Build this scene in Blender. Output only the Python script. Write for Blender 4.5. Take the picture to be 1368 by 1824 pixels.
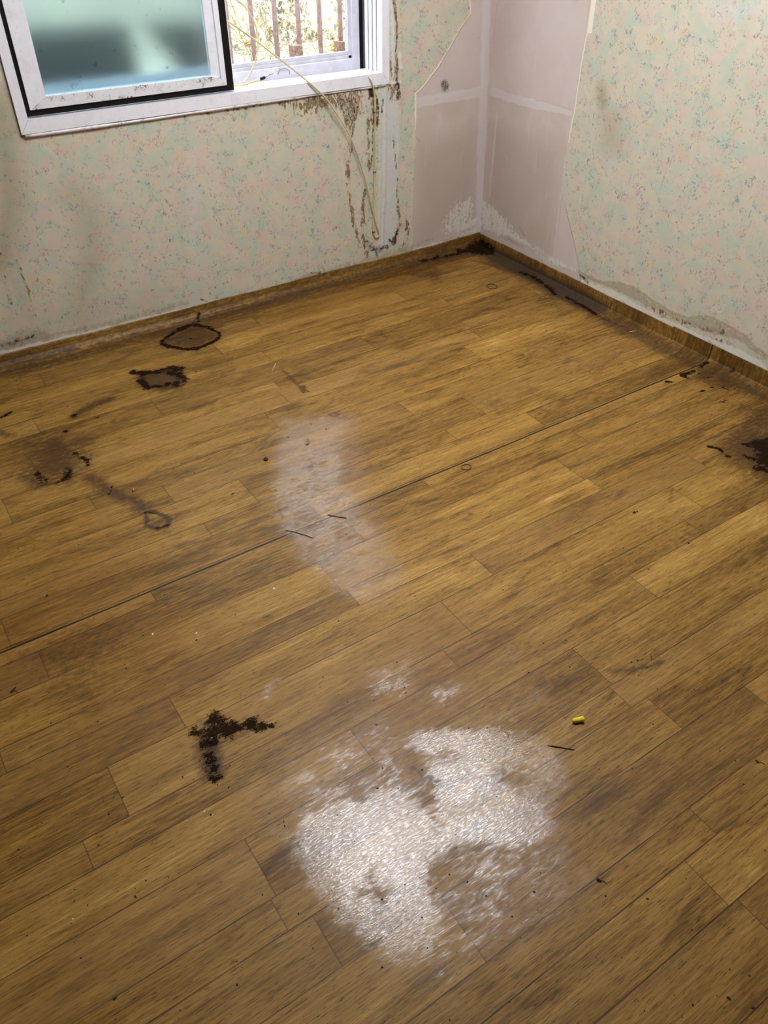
import bpy, bmesh, math, random
import numpy as np
from mathutils import Vector, Matrix
random.seed(7)
for o in list(bpy.data.objects): bpy.data.objects.remove(o)
S = bpy.context.scene
COL = S.collection
# ---------------------------------------------------------------- camera
F = 1417.49
RM = np.array([[0.84033416, -0.54206509, -0.0019863], [-0.34363989, -0.52988527, -0.77532782], [0.41922563, 0.65221702, -0.63155588]])
CP = np.array([-2.639275, -3.182065, 1.55])
cd = bpy.data.cameras.new('camera'); cam = bpy.data.objects.new('camera', cd); COL.objects.link(cam)
cd.sensor_fit = 'HORIZONTAL'; cd.sensor_width = 36.0; cd.lens = F * 36.0 / 1368.0; cd.clip_start = 0.05
m4 = Matrix.Identity(4)
for i in range(3):
    m4[i][0] = RM[0][i]; m4[i][1] = -RM[1][i]; m4[i][2] = -RM[2][i]; m4[i][3] = CP[i]
cam.matrix_world = m4
S.camera = cam
# ---------------------------------------------------------------- light, world, exposure
W = bpy.data.worlds.new('overcast_sky'); S.world = W; W.use_nodes = True
bg = W.node_tree.nodes['Background']; bg.inputs[0].default_value = (0.93, 0.97, 1.0, 1); bg.inputs[1].default_value = 6.0
S.view_settings.view_transform = 'Standard'; S.view_settings.look = 'None'
S.view_settings.gamma = 1.0; S.view_settings.exposure = 0.0; S.view_settings.use_curve_mapping = False
LAMP_POS = (-1.30, -1.42, 2.30); LAMP_STRENGTH = 41.0
# ---------------------------------------------------------------- pixel measurement helpers (floor z=0, back wall y=0, right wall x=0)
def ray(x, y): return RM.T @ np.array([(x-684)/F, (y-912)/F, 1.0])
def fl(x, y, z=0.0): r = ray(x, y); return CP + r*((z-CP[2])/r[2])
def bw(x, y, Y=0.0): r = ray(x, y); return CP + r*((Y-CP[1])/r[1])
def rw(x, y, X=0.0): r = ray(x, y); return CP + r*((X-CP[0])/r[0])
# ---------------------------------------------------------------- object helpers
def tag(o, label=None, cat=None, group=None, kind=None):
    if label: o['label'] = label
    if cat: o['category'] = cat
    if group: o['group'] = group
    if kind: o['kind'] = kind
    return o
def link(name, me, mat, parent=None):
    o = bpy.data.objects.new(name, me); COL.objects.link(o)
    if mat: me.materials.append(mat)
    if parent: o.parent = parent
    return o
def empty(name, loc=(0, 0, 0)):
    o = bpy.data.objects.new(name, None); COL.objects.link(o); o.location = loc; o.empty_display_size = 0.05
    return o
class MB:
    def __init__(s): s.bm = bmesh.new()
    def box(s, a, b, bev=0.0):
        c = [(a[i]+b[i])/2 for i in range(3)]; d = [abs(b[i]-a[i]) for i in range(3)]
        r = bmesh.ops.create_cube(s.bm, size=1.0, matrix=Matrix.Translation(c) @ Matrix.Diagonal((*d, 1)))
        if bev > 0:
            es = list({e for v in r['verts'] for e in v.link_edges})
            bmesh.ops.bevel(s.bm, geom=es, offset=bev, segments=2, affect='EDGES', profile=0.6)
        return s
    def tube(s, pts, r, seg=10, smooth_n=0, closed=False, rs=None):
        P = [Vector(p) for p in pts]
        if smooth_n: P = catmull(P, smooth_n, closed)
        n = len(P); rings = []; up = Vector((0.13, 0.2, 0.97))
        for i, p in enumerate(P):
            t = ((P[(i+1) % n]-P[i-1]) if closed else (P[min(i+1, n-1)]-P[max(i-1, 0)])).normalized()
            u = t.cross(up)
            if u.length < 1e-4: u = t.cross(Vector((1, 0, 0)))
            u.normalize(); w = t.cross(u).normalized()
            rr = r if rs is None else rs[int(i*(len(rs)-1)/max(1, n-1))]
            rings.append([s.bm.verts.new(p + (u*math.cos(a)+w*math.sin(a))*rr) for a in [2*math.pi*k/seg for k in range(seg)]])
        for i in range(n if closed else n-1):
            A, B = rings[i], rings[(i+1) % n]
            for k in range(seg):
                f = s.bm.faces.new((A[k], A[(k+1) % seg], B[(k+1) % seg], B[k])); f.smooth = True
        if not closed:
            s.bm.faces.new(rings[0][::-1]); s.bm.faces.new(rings[-1])
        return s
    def blob(s, loc, sc, sub=2, jag=0.25, rot=0.0):
        r = bmesh.ops.create_icosphere(s.bm, subdivisions=sub, radius=1.0)
        R = Matrix.Rotation(rot, 3, 'Z')
        for v in r['verts']:
            k = 1+random.uniform(-jag, jag); c = v.co*k
            v.co = R @ Vector((c.x*sc[0], c.y*sc[1], c.z*sc[2])) + Vector(loc)
        return s
    def build(s, name, mat, parent=None, smooth=False):
        bmesh.ops.recalc_face_normals(s.bm, faces=s.bm.faces)
        me = bpy.data.meshes.new(name); s.bm.to_mesh(me); s.bm.free()
        if smooth:
            for p in me.polygons: p.use_smooth = True
        return link(name, me, mat, parent)
def catmull(P, n, closed=False):
    out = []; N = len(P)
    for i in range(N if closed else N-1):
        if closed: a, b, c, d = P[i-1], P[i], P[(i+1) % N], P[(i+2) % N]
        else: a, b, c, d = P[max(i-1, 0)], P[i], P[i+1], P[min(i+2, N-1)]
        for k in range(n):
            t = k/n
            out.append(0.5*((2*b)+(c-a)*t+(2*a-5*b+4*c-d)*t*t+(3*b-a-3*c+d)*t**3))
    if not closed: out.append(P[-1])
    return out
# ---------------------------------------------------------------- numpy noise and stain masks
_rng = np.random.RandomState(3); _T = _rng.rand(256, 256)
def vnoise(x, y):
    xi = np.floor(x).astype(int); yi = np.floor(y).astype(int); fx = x-xi; fy = y-yi
    fx = fx*fx*(3-2*fx); fy = fy*fy*(3-2*fy)
    a = _T[yi % 256, xi % 256]; b = _T[yi % 256, (xi+1) % 256]; c = _T[(yi+1) % 256, xi % 256]; d = _T[(yi+1) % 256, (xi+1) % 256]
    return (a*(1-fx)+b*fx)*(1-fy)+(c*(1-fx)+d*fx)*fy
def fbm(x, y, o=4):
    s = 0; a = 1; t = 0
    for i in range(o): s = s+a*vnoise(x*2**i+17*i, y*2**i+31*i); t += a; a *= 0.5
    return s/t
def dpoly(x, y, P):            # distance to an open polyline
    d = np.full(x.shape, 1e9)
    for (x0, y0), (x1, y1) in zip(P[:-1], P[1:]):
        dx, dy = x1-x0, y1-y0; L = dx*dx+dy*dy+1e-12
        t = np.clip(((x-x0)*dx+(y-y0)*dy)/L, 0, 1)
        d = np.minimum(d, np.hypot(x-x0-t*dx, y-y0-t*dy))
    return d
def inside(x, y, P):
    c = np.zeros(x.shape, bool); n = len(P)
    for i in range(n):
        x0, y0 = P[i]; x1, y1 = P[(i+1) % n]
        if y0 == y1: continue
        c ^= ((y0 > y) != (y1 > y)) & (x < (x1-x0)*(y-y0)/(y1-y0)+x0)
    return c
class Stains:
    """soft masks laid on a surface with (u, v) metre coordinates; cv turns photo measurements into (u, v)"""
    def __init__(s, u, v, cv, warp=0.012, wf=18):
        s.cv = cv
        s.u = u+(fbm(u*wf+5, v*wf)-0.5)*2*warp+(fbm(u*95+5, v*95, 2)-0.5)*0.7*warp; s.v = v+(fbm(u*wf+50, v*wf+9)-0.5)*2*warp+(fbm(u*95+9, v*95+3, 2)-0.5)*0.7*warp
        s.u0, s.v0 = u, v; s.ch = {}
    def _put(s, ch, m):
        a = s.ch.setdefault(ch, np.zeros(s.u.shape)); np.maximum(a, m, out=a)
    def line(s, ch, px, w, amp=1.0, soft=True):
        P = [s.cv(*q) for q in px]; us = [p[0] for p in P]; vs = [p[1] for p in P]; k = w*2.5+0.03
        m = (s.u > min(us)-k) & (s.u < max(us)+k) & (s.v > min(vs)-k) & (s.v < max(vs)+k)
        r = np.zeros(s.u.shape); d = dpoly(s.u[m], s.v[m], P)
        r[m] = amp*np.clip(1-d/(2*w), 0, 1); s._put(ch, r)
    def spot(s, ch, x, y, w, amp=1.0): s.line(ch, [(x, y), (x+0.5, y)], w, amp)
    def area(s, ch, px, soft=0.02, amp=1.0):
        P = [s.cv(*q) for q in px]; us = [p[0] for p in P]; vs = [p[1] for p in P]; k = soft*2+0.01
        m = (s.u > min(us)-k) & (s.u < max(us)+k) & (s.v > min(vs)-k) & (s.v < max(vs)+k)
        r = np.zeros(s.u.shape); u, v = s.u[m], s.v[m]; d = dpoly(u, v, P+[P[0]]); i = inside(u, v, P)
        r[m] = amp*np.clip(0.5+np.where(i, d, -d)/(2*soft), 0, 1); s._put(ch, r)
    def get(s, ch): return s.ch.get(ch, np.zeros(s.u.shape))
def grid_mesh(name, X, Y, Z, keep=None, smooth=True):
    """X, Y, Z: (rows, cols) arrays of a structured grid; keep: mask per cell"""
    h, w = X.shape
    co = np.stack([X, Y, Z], -1).reshape(-1, 3).astype(np.float32)
    i = (np.arange(h-1)[:, None]*w+np.arange(w-1)[None, :])
    q = np.stack([i, i+1, i+w+1, i+w], -1).reshape(-1, 4)
    if keep is not None: q = q[keep.reshape(-1)]
    me = bpy.data.meshes.new(name); me.vertices.add(len(co)); me.vertices.foreach_set('co', co.ravel())
    me.loops.add(q.size); me.loops.foreach_set('vertex_index', q.ravel().astype(np.int32))
    me.polygons.add(len(q)); me.polygons.foreach_set('loop_start', np.arange(0, q.size, 4, dtype=np.int32))
    me.update(calc_edges=True); me.validate()
    me.polygons.foreach_set('use_smooth', np.full(len(me.polygons), smooth, bool))
    return me
def attr(me, name, chans):
    n = len(me.vertices); a = me.attributes.new(name, 'FLOAT_COLOR', 'POINT')
    d = np.zeros((n, 4), np.float32); d[:, 3] = 1
    for k, c in enumerate(chans): d[:, k] = np.asarray(c).ravel()
    a.data.foreach_set('color', d.ravel())
def vattr(me, name, U, V, Wc=0.0):
    n = len(me.vertices); a = me.attributes.new(name, 'FLOAT_VECTOR', 'POINT')
    d = np.zeros((n, 3), np.float32); d[:, 0] = np.asarray(U).ravel(); d[:, 1] = np.asarray(V).ravel(); d[:, 2] = Wc
    a.data.foreach_set('vector', d.ravel())
# ---------------------------------------------------------------- node helpers
class NT:
    def __init__(s, name):
        s.m = bpy.data.materials.new(name); s.m.use_nodes = True; s.t = s.m.node_tree; s.n = s.t.nodes
        s.b = s.n['Principled BSDF']; s.out = s.n['Material Output']
    def put(s, inp, v):
        if isinstance(v, bpy.types.NodeSocket): s.t.links.new(v, inp)
        elif v is not None:
            if hasattr(inp.default_value, '__len__') and isinstance(v, (tuple, list)):
                v = tuple(v) + ((1.0,) if len(inp.default_value) == 4 and len(v) == 3 else ())
            inp.default_value = v
    def math(s, op, a, b=None, c=None, clamp=False):
        n = s.n.new('ShaderNodeMath'); n.operation = op; n.use_clamp = clamp
        for k, v in enumerate((a, b, c)):
            if v is not None: s.put(n.inputs[k], v)
        return n.outputs[0]
    def add(s, a, b): return s.math('ADD', a, b)
    def sub(s, a, b): return s.math('SUBTRACT', a, b)
    def mul(s, a, b): return s.math('MULTIPLY', a, b)
    def mx(s, a, b): return s.math('MAXIMUM', a, b)
    def ss(s, v, lo, hi, a=0.0, b=1.0):
        n = s.n.new('ShaderNodeMapRange'); n.interpolation_type = 'SMOOTHSTEP'
        for k, q in enumerate((v, lo, hi, a, b)): s.put(n.inputs[k], q)
        return n.outputs[0]
    def sep(s, v):
        n = s.n.new('ShaderNodeSeparateXYZ'); s.put(n.inputs[0], v); return n.outputs
    def comb(s, x, y, z=0.0):
        n = s.n.new('ShaderNodeCombineXYZ')
        for k, v in enumerate((x, y, z)): s.put(n.inputs[k], v)
        return n.outputs[0]
    def mix(s, f, a, b, bt='MIX'):
        n = s.n.new('ShaderNodeMix'); n.data_type = 'RGBA'; n.blend_type = bt
        s.put(n.inputs[0], f); s.put(n.inputs[6], a); s.put(n.inputs[7], b); return n.outputs[2]
    def noise(s, vec, sc, det=3, rough=0.5, dist=0.0, col=False):
        n = s.n.new('ShaderNodeTexNoise'); s.put(n.inputs['Vector'], vec); s.put(n.inputs['Scale'], sc)
        n.inputs['Detail'].default_value = det; n.inputs['Roughness'].default_value = rough; n.inputs['Distortion'].default_value = dist
        return n.outputs[1 if col else 0]
    def white(s, v):
        n = s.n.new('ShaderNodeTexWhiteNoise'); n.noise_dimensions = '2D'; s.put(n.inputs['Vector'], v); return n.outputs[0]
    def voro(s, vec, sc, feat='F1', rnd=1.0, col=False):
        n = s.n.new('ShaderNodeTexVoronoi'); n.feature = feat; s.put(n.inputs['Vector'], vec); s.put(n.inputs['Scale'], sc)
        n.inputs['Randomness'].default_value = rnd
        return n.outputs[1 if col else 0]
    def scale(s, v, k):
        n = s.n.new('ShaderNodeVectorMath'); n.operation = 'MULTIPLY'; s.put(n.inputs[0], v); s.put(n.inputs[1], k); return n.outputs[0]
    def vadd(s, v, k):
        n = s.n.new('ShaderNodeVectorMath'); n.operation = 'ADD'; s.put(n.inputs[0], v); s.put(n.inputs[1], k); return n.outputs[0]
    def at(s, name, vec=False):
        n = s.n.new('ShaderNodeAttribute'); n.attribute_name = name
        return n.outputs[1] if vec else n.outputs[0]
    def atsep(s, name):
        n = s.n.new('ShaderNodeAttribute'); n.attribute_name = name
        q = s.n.new('ShaderNodeSeparateColor'); s.t.links.new(n.outputs[0], q.inputs[0])
        return q.outputs[0], q.outputs[1], q.outputs[2], n.outputs[3]
    def obj(s):
        n = s.n.new('ShaderNodeTexCoord'); return n.outputs['Object']
    def bump(s, h, strength, dist, prev=None):
        n = s.n.new('ShaderNodeBump'); n.inputs['Strength'].default_value = strength; n.inputs['Distance'].default_value = dist
        s.put(n.inputs['Height'], h)
        if prev is not None: s.put(n.inputs['Normal'], prev)
        return n.outputs[0]
    def fin(s, col=None, rough=None, nor=None, **kw):
        if col is not None: s.put(s.b.inputs['Base Color'], col)
        if rough is not None: s.put(s.b.inputs['Roughness'], rough)
        if nor is not None: s.put(s.b.inputs['Normal'], nor)
        for k, v in kw.items(): s.put(s.b.inputs[k.replace('_', ' ')], v)
        return s.m
def plain(name, col, rough=0.5, var=0.15, sc=30, metal=0.0, spec=0.5, bump=0.0):
    t = NT(name); o = t.obj(); n = t.noise(o, sc, 4, 0.6)
    c = t.mix(t.ss(n, 0.3, 0.75), tuple(q*(1-var) for q in col), tuple(min(1, q*(1+var)) for q in col))
    nb = t.bump(n, 1.0, bump) if bump else None
    return t.fin(c, rough, nb, Metallic=metal, Specular_IOR_Level=spec)
def sr(r, g, b):
    f = lambda c: (c/255/12.92) if c/255 <= 0.04045 else ((c/255+0.055)/1.055)**2.4
    return (f(r), f(g), f(b))
# ================================================================ MATERIALS
GROT = 0.01519                    # the vinyl sheet lies slightly turned against the walls
def mat_vinyl():
    t = NT('wood_print_vinyl'); pc = t.at('pc', True); m = t.atsep('stain'); k = t.atsep('stain_more')
    black, brown, film, grey = m; black = t.mul(black, t.ss(t.noise(pc, 28, 3, 0.6), 0.28, 0.62, 0.45, 1.25)); rust, haze_tint, seam_k = k[0], k[1], k[2]
    x0, y0, _ = t.sep(pc)
    cg, sg = math.cos(GROT), math.sin(GROT)
    x = t.add(t.mul(x0, cg), t.mul(y0, sg)); y = t.sub(t.mul(y0, cg), t.mul(x0, sg))
    yy = t.mul(y, -1.0)                                           # grows towards the camera
    near = t.math('GREATER_THAN', yy, 1.486)                      # the second sheet, past the seam
    ph = t.add(t.mul(near, 0.32*0 + (2.28-1.155-0.96)), 1.155)    # row phase of either sheet
    r = t.math('DIVIDE', t.sub(yy, ph), 0.32); rf = t.math('FLOOR', r); fr = t.sub(r, rf)
    s1 = t.math('GREATER_THAN', fr, 0.4375); s2 = t.math('GREATER_THAN', fr, 0.6625)
    row = t.add(t.mul(rf, 3.0), t.add(s1, s2)); row = t.add(row, t.mul(near, 61.0))
    off = t.mul(t.white(t.comb(row, 3.7)), 0.9)
    ps = t.math('DIVIDE', t.add(x, off), 0.92); pf = t.math('FLOOR', ps); pfr = t.sub(ps, pf)
    idv = t.comb(row, pf); tone = t.white(idv); tone2 = t.white(t.vadd(idv, (13.1, 5.3, 0))); 
    # distance to plank edges
    dl = t.math('MINIMUM', fr, t.math('ABSOLUTE', t.sub(fr, 0.4375)))
    dl = t.math('MINIMUM', dl, t.math('ABSOLUTE', t.sub(fr, 0.6625))); dl = t.mul(t.math('MINIMUM', dl, t.sub(1.0, fr)), 0.32)
    de = t.mul(t.math('MINIMUM', pfr, t.sub(1.0, pfr)), 0.92)
    # grain
    ox = t.add(x, t.mul(tone, 37.0)); oy = t.add(y, t.mul(tone2, 19.0))
    big = t.noise(t.comb(t.mul(ox, 2.2), t.mul(oy, 13.0)), 1.0, 3, 0.55, 0.6)
    cath = t.noise(t.comb(t.mul(ox, 1.5), t.mul(oy, 7.0)), 1.0, 2, 0.45, 0.9)
    rings = t.math('SINE', t.mul(cath, 95.0)); ringm = t.ss(t.noise(t.comb(t.mul(ox, 1.6), t.mul(oy, 6.0), 4.0), 1.0, 2), 0.46, 0.66)
    fine = t.noise(t.comb(t.mul(ox, 7.0), t.mul(oy, 150.0)), 1.0, 4, 0.65)
    fine2 = t.noise(t.comb(t.mul(ox, 22.0), t.mul(oy, 420.0)), 1.0, 3, 0.6)
    knot = t.voro(t.comb(t.mul(ox, 2.0), t.mul(oy, 7.5)), 1.0)
    knotm = t.ss(knot, 0.02, 0.24, 1.0, 0.0)
    blotch = t.noise(t.comb(t.mul(ox, 4.5), t.mul(oy, 15.0), 9.0), 1.0, 3, 0.6, 0.8)
    v = t.add(t.mul(t.sub(big, 0.5), 0.66), t.mul(t.sub(tone, 0.5), 0.20))
    v = t.add(v, t.mul(t.sub(fine, 0.5), 0.85)); v = t.add(v, t.mul(t.sub(fine2, 0.5), 0.60))
    v = t.add(v, t.mul(t.mul(rings, ringm), 0.055)); v = t.sub(v, t.mul(t.ss(blotch, 0.53, 0.75), 0.20)); v = t.sub(v, t.mul(knotm, 0.22))
    v = t.add(v, 0.555)
    pore = t.noise(t.comb(t.mul(ox, 34.0), t.mul(oy, 520.0), 2.0), 1.0, 2, 0.6); v = t.sub(v, t.mul(t.ss(pore, 0.56, 0.68), 0.34))
    rp = t.n.new('ShaderNodeValToRGB'); t.put(rp.inputs[0], v); e = rp.color_ramp.elements
    e[0].position = 0.0; e[0].color = (*sr(54, 32, 8), 1); e[1].position = 1.0; e[1].color = (*sr(198, 159, 90), 1)
    for p_, c_ in ((0.30, sr(96, 67, 22)), (0.52, sr(136, 100, 41)), (0.75, sr(166, 127, 61))):
        q = e.new(p_); q.color = (*c_, 1)
    col = rp.outputs[0]
    col = t.mix(t.mul(t.ss(t.white(t.vadd(idv, (2.2, 8.8, 0))), 0.5, 1.0), 0.22), col, sr(140, 106, 66))
    col = t.mix(t.mul(t.ss(t.noise(t.comb(t.mul(x, 1.1), t.mul(y, 1.7), 7.7), 1.0, 3), 0.5, 0.75), 0.38), col, sr(118, 74, 22))   # yellowed areas
    line = t.mul(t.ss(dl, 0.0006, 0.0019, 1.0, 0.0), t.ss(t.noise(t.comb(t.mul(x, 3.0), row), 1.0, 2), 0.36, 0.58, 0.25, 0.92))
    line = t.mx(line, t.mul(t.ss(de, 0.0006, 0.0018, 1.0, 0.0), 0.55))
    col = t.mix(line, col, sr(48, 28, 8))
    # the open seam between both sheets
    wv = t.mul(t.sub(t.noise(t.comb(t.mul(x, 5.0), 0.0), 1.0, 3), 0.5), 0.006)
    sd = t.math('ABSOLUTE', t.add(t.sub(yy, 1.486), t.mul(wv, 0.6)))
    sw = t.add(0.0025, t.mul(t.ss(t.noise(t.comb(t.mul(x, 2.2), 5.0), 1.0, 2), 0.45, 0.7), 0.0016))
    infl = t.math('GREATER_THAN', seam_k, 0.5)
    seam = t.mul(t.ss(t.math('DIVIDE', sd, sw), 0.6, 1.6, 1.0, 0.0), infl)
    col = t.mix(seam, col, sr(30, 18, 12))
    seamlip = t.mul(t.ss(t.math('ABSOLUTE', t.sub(t.sub(yy, 1.486), 0.0035)), 0.0, 0.002, 1.0, 0.0), infl)
    col = t.mix(t.mul(seamlip, 0.10), col, sr(200, 170, 120))
    # dirt, then the pale haze tint
    p3 = t.comb(x0, y0)
    nz = t.noise(p3, 60, 5, 0.7); nzf = t.noise(p3, 320, 3, 0.7); nzl = t.noise(p3, 14, 4, 0.6); nst = t.noise(t.comb(t.mul(x, 26.0), t.mul(y, 90.0), 3.0), 1.0, 5, 0.7, 0.6)
    dn = t.add(t.mul(t.sub(nz, 0.5), 0.9), t.mul(t.sub(nst, 0.5), 1.0))
    col = t.mix(t.mul(t.mul(t.ss(t.add(brown, dn), 0.10, 0.85), t.ss(brown, 0.0, 0.25)), 0.9), col, sr(66, 42, 18))
    col = t.mix(t.mul(t.mul(t.ss(t.add(rust, dn), 0.3, 0.8), t.ss(rust, 0.0, 0.25)), 0.72), col, sr(92, 48, 14))
    col = t.mix(t.mul(t.ss(t.add(grey, t.mul(t.sub(nzl, 0.5), 0.5)), 0.2, 0.85), 0.85), col, sr(56, 46, 38))
    col = t.mix(t.mul(t.ss(t.add(haze_tint, t.mul(t.sub(nzl, 0.5), 0.5)), 0.3, 0.9), 0.16), col, sr(168, 140, 128))  # pale haze of the reflections, put into the floor colour
    nvl = t.noise(p3, 4.5, 4, 0.6, 0.5)
    filmr = t.mul(t.ss(t.add(film, t.add(t.mul(t.sub(nzl, 0.5), 0.9), t.mul(t.sub(nst, 0.5), 1.7))), 0.22, 1.05), t.ss(film, 0.0, 0.2))
    stk = t.noise(t.comb(t.mul(x, 75.0), t.mul(y, 310.0), 5.0), 1.0, 3, 0.65)
    filmb = filmr; filmr = t.mul(filmr, t.ss(stk, 0.38, 0.60, 0.22, 1.0))
    col = t.mix(t.mul(filmr, 0.12), col, sr(176, 150, 146))  # pale mauve haze of the film mixed into the base colour
    bk = t.mul(t.ss(t.add(black, t.add(t.mul(dn, 1.0), t.mul(t.sub(nzf, 0.5), 1.5))), 0.34, 0.50), t.ss(black, 0.04, 0.3))
    col = t.mix(t.mul(bk, 0.96), col, sr(10, 7, 6))
    bks = t.mul(t.ss(t.add(black, dn), 0.12, 0.7), t.ss(black, 0.0, 0.2))
    col = t.mix(t.mul(bks, 0.45), col, sr(48, 30, 16))
    # speckled dirt everywhere
    sp = t.voro(t.vadd(p3, (0.3, 0.1, 0)), 42.0); spn = t.noise(p3, 5.0, 3)
    spk = t.mul(t.ss(sp, 0.03, 0.07, 1.0, 0.0), t.ss(spn, 0.50, 0.66))
    col = t.mix(t.mul(spk, 0.8), col, sr(52, 32, 16))
    # shine
    br = t.noise(p3, 9.0, 3, 0.6)
    rough = t.add(0.46, t.mul(t.sub(br, 0.5), 0.16))
    rough = t.mix(t.ss(filmb, 0.1, 0.8), rough, t.add(0.185, t.add(t.mul(t.sub(nz, 0.5), 0.20), t.mul(t.ss(nvl, 0.46, 0.66), 0.12))))
    rough = t.mx(rough, t.mul(bk, 0.6))
    emb = t.noise(t.comb(t.mul(x, 60.0), t.mul(y, 330.0)), 1.0, 3, 0.65)
    emb2 = t.noise(t.comb(t.mul(x, 9.0), t.mul(y, 9.0)), 1.0, 2, 0.5)
    spark = t.noise(p3, 240, 3, 0.7)
    h = t.add(t.mul(emb, t.add(0.8, filmr)), t.mul(t.mul(spark, filmr), 0.7)); h = t.sub(h, t.mul(seam, 2.5)); h = t.sub(h, t.mul(line, 0.35))
    nb = t.bump(h, 0.8, 0.00023); nb = t.bump(emb2, 0.3, 0.003, nb); nb = t.bump(t.mul(bk, nz), 0.6, 0.003, nb)
    spec = t.mul(t.add(0.24, t.mul(filmr, 0.72)), t.sub(1.0, t.mul(bk, 0.9)))
    t.fin(col, rough, nb, Specular_IOR_Level=spec)
    return t.m
def mat_paper():
    t = NT('flowered_wallpaper'); pc = t.at('pc', True); m = t.atsep('stain'); k = t.atsep('stain_more')
    brown, black, white, blue = m; tide, dust, edge = k[0], k[1], k[2]
    w1 = t.noise(pc, 13, 3, 0.6, 0.6); w2 = t.noise(t.vadd(pc, (4, 9, 2)), 15, 3, 0.6, 0.6); w3 = t.noise(t.vadd(pc, (14, 1, 7)), 17, 3, 0.6, 0.5)
    col = t.mix(t.ss(w1, 0.40, 0.62), sr(212, 203, 182), sr(194, 202, 183))
    col = t.mix(t.mul(t.ss(w2, 0.48, 0.66), 0.75), col, sr(216, 191, 180))
    col = t.mix(t.mul(t.ss(w3, 0.54, 0.70), 0.6), col, sr(214, 196, 160))
    # sprigs of small leaves
    def sprig(c, off, sc, colr, lo, hi, amt):
        q = t.vadd(pc, off); d = t.noise(q, 45, 2, 0.5, 0.0, True)
        qq = t.vadd(t.scale(q, (1.0, 0.8, 1.0)), t.scale(d, (0.012, 0.012, 0.0)))
        sp = t.noise(qq, sc, 3, 0.72, 1.2); cl = t.noise(t.vadd(q, (3, 3, 3)), 21, 2, 0.5, 0.5)
        mk = t.mul(t.ss(sp, lo, hi), t.ss(cl, 0.53, 0.63))
        return t.mix(t.mul(mk, amt), c, colr)
    col = sprig(col, (7, 2, 0), 80, sr(122, 124, 142), 0.53, 0.64, 0.8)
    col = sprig(col, (1, 12, 0), 90, sr(158, 130, 140), 0.53, 0.64, 0.75)
    col = sprig(col, (21, 5, 0), 85, sr(124, 140, 130), 0.53, 0.64, 0.72)
    nz = t.noise(pc, 55, 5, 0.7); nzl = t.noise(pc, 11, 4, 0.6, 0.4); nf = t.noise(pc, 260, 3, 0.7); nw = t.noise(t.scale(pc, (1.0, 0.35, 1.0)), 38, 5, 0.65, 1.3)
    col = t.mix(t.mul(t.ss(nzl, 0.55, 0.8), 0.25), col, sr(206, 196, 160))
    col = t.mix(t.mul(t.ss(dust, 0.0, 1.0), 0.6), col, sr(150, 138, 104))
    col = t.mix(t.mul(t.ss(t.add(blue, t.mul(t.sub(nzl, 0.5), 0.7)), 0.25, 0.8), 0.5), col, sr(206, 213, 220))
    tr = t.mul(t.add(tide, t.add(t.mul(t.sub(nw, 0.5), 0.5), t.mul(t.sub(nz, 0.5), 1.1))), t.ss(tide, 0.02, 0.3))
    col = t.mix(t.mul(t.ss(tr, 0.30, 0.70), 0.55), col, sr(150, 134, 100))
    b = t.mul(t.add(brown, t.add(t.mul(t.sub(nw, 0.5), 2.4), t.mul(t.sub(nz, 0.5), 0.6))), t.ss(brown, 0.02, 0.3))
    col = t.mix(t.mul(t.ss(b, 0.34, 0.48), 0.45), col, sr(170, 146, 104))
    rim = t.mul(t.ss(b, 0.50, 0.58), t.ss(b, 0.66, 0.82, 1.0, 0.25)); sw = t.noise(t.scale(pc, (1.0, 0.5, 1.0)), 85, 4, 0.6, 2.2)
    col = t.mix(t.mul(rim, 0.80), col, sr(104, 74, 42))
    col = t.mix(t.mul(t.mul(t.ss(b, 0.62, 0.8), t.ss(sw, 0.48, 0.60)), 0.95), col, sr(66, 42, 22))
    col = t.mix(t.mul(t.mul(t.ss(b, 0.62, 0.8), t.ss(sw, 0.36, 0.44, 1.0, 0.0)), 0.6), col, sr(206, 196, 170))
    wr = t.add(white, t.mul(t.sub(nz, 0.5), 0.8))
    col = t.mix(t.mul(t.ss(wr, 0.42, 0.62), 0.85), col, sr(226, 222, 214))
    col = t.mix(t.ss(t.add(edge, t.mul(t.sub(nz, 0.5), 0.3)), 0.45, 0.60), col, sr(238, 230, 212))
    bk = t.mul(t.add(black, t.add(t.mul(t.sub(nz, 0.5), 1.4), t.mul(t.sub(nf, 0.5), 0.8))), t.ss(black, 0.03, 0.3))
    col = t.mix(t.mul(t.ss(bk, 0.20, 0.62), 0.45), col, sr(92, 84, 66))
    col = t.mix(t.mul(t.ss(bk, 0.52, 0.68), 0.93), col, sr(34, 26, 20))
    nb = t.bump(t.noise(pc, 420, 3, 0.6), 0.35, 0.0006); nb = t.bump(t.noise(pc, 7, 3), 0.35, 0.006, nb); nb = t.bump(t.mul(b, 1.0), 0.25, 0.003, nb)
    return t.fin(col, 0.72, nb, Specular_IOR_Level=0.22)
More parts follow.
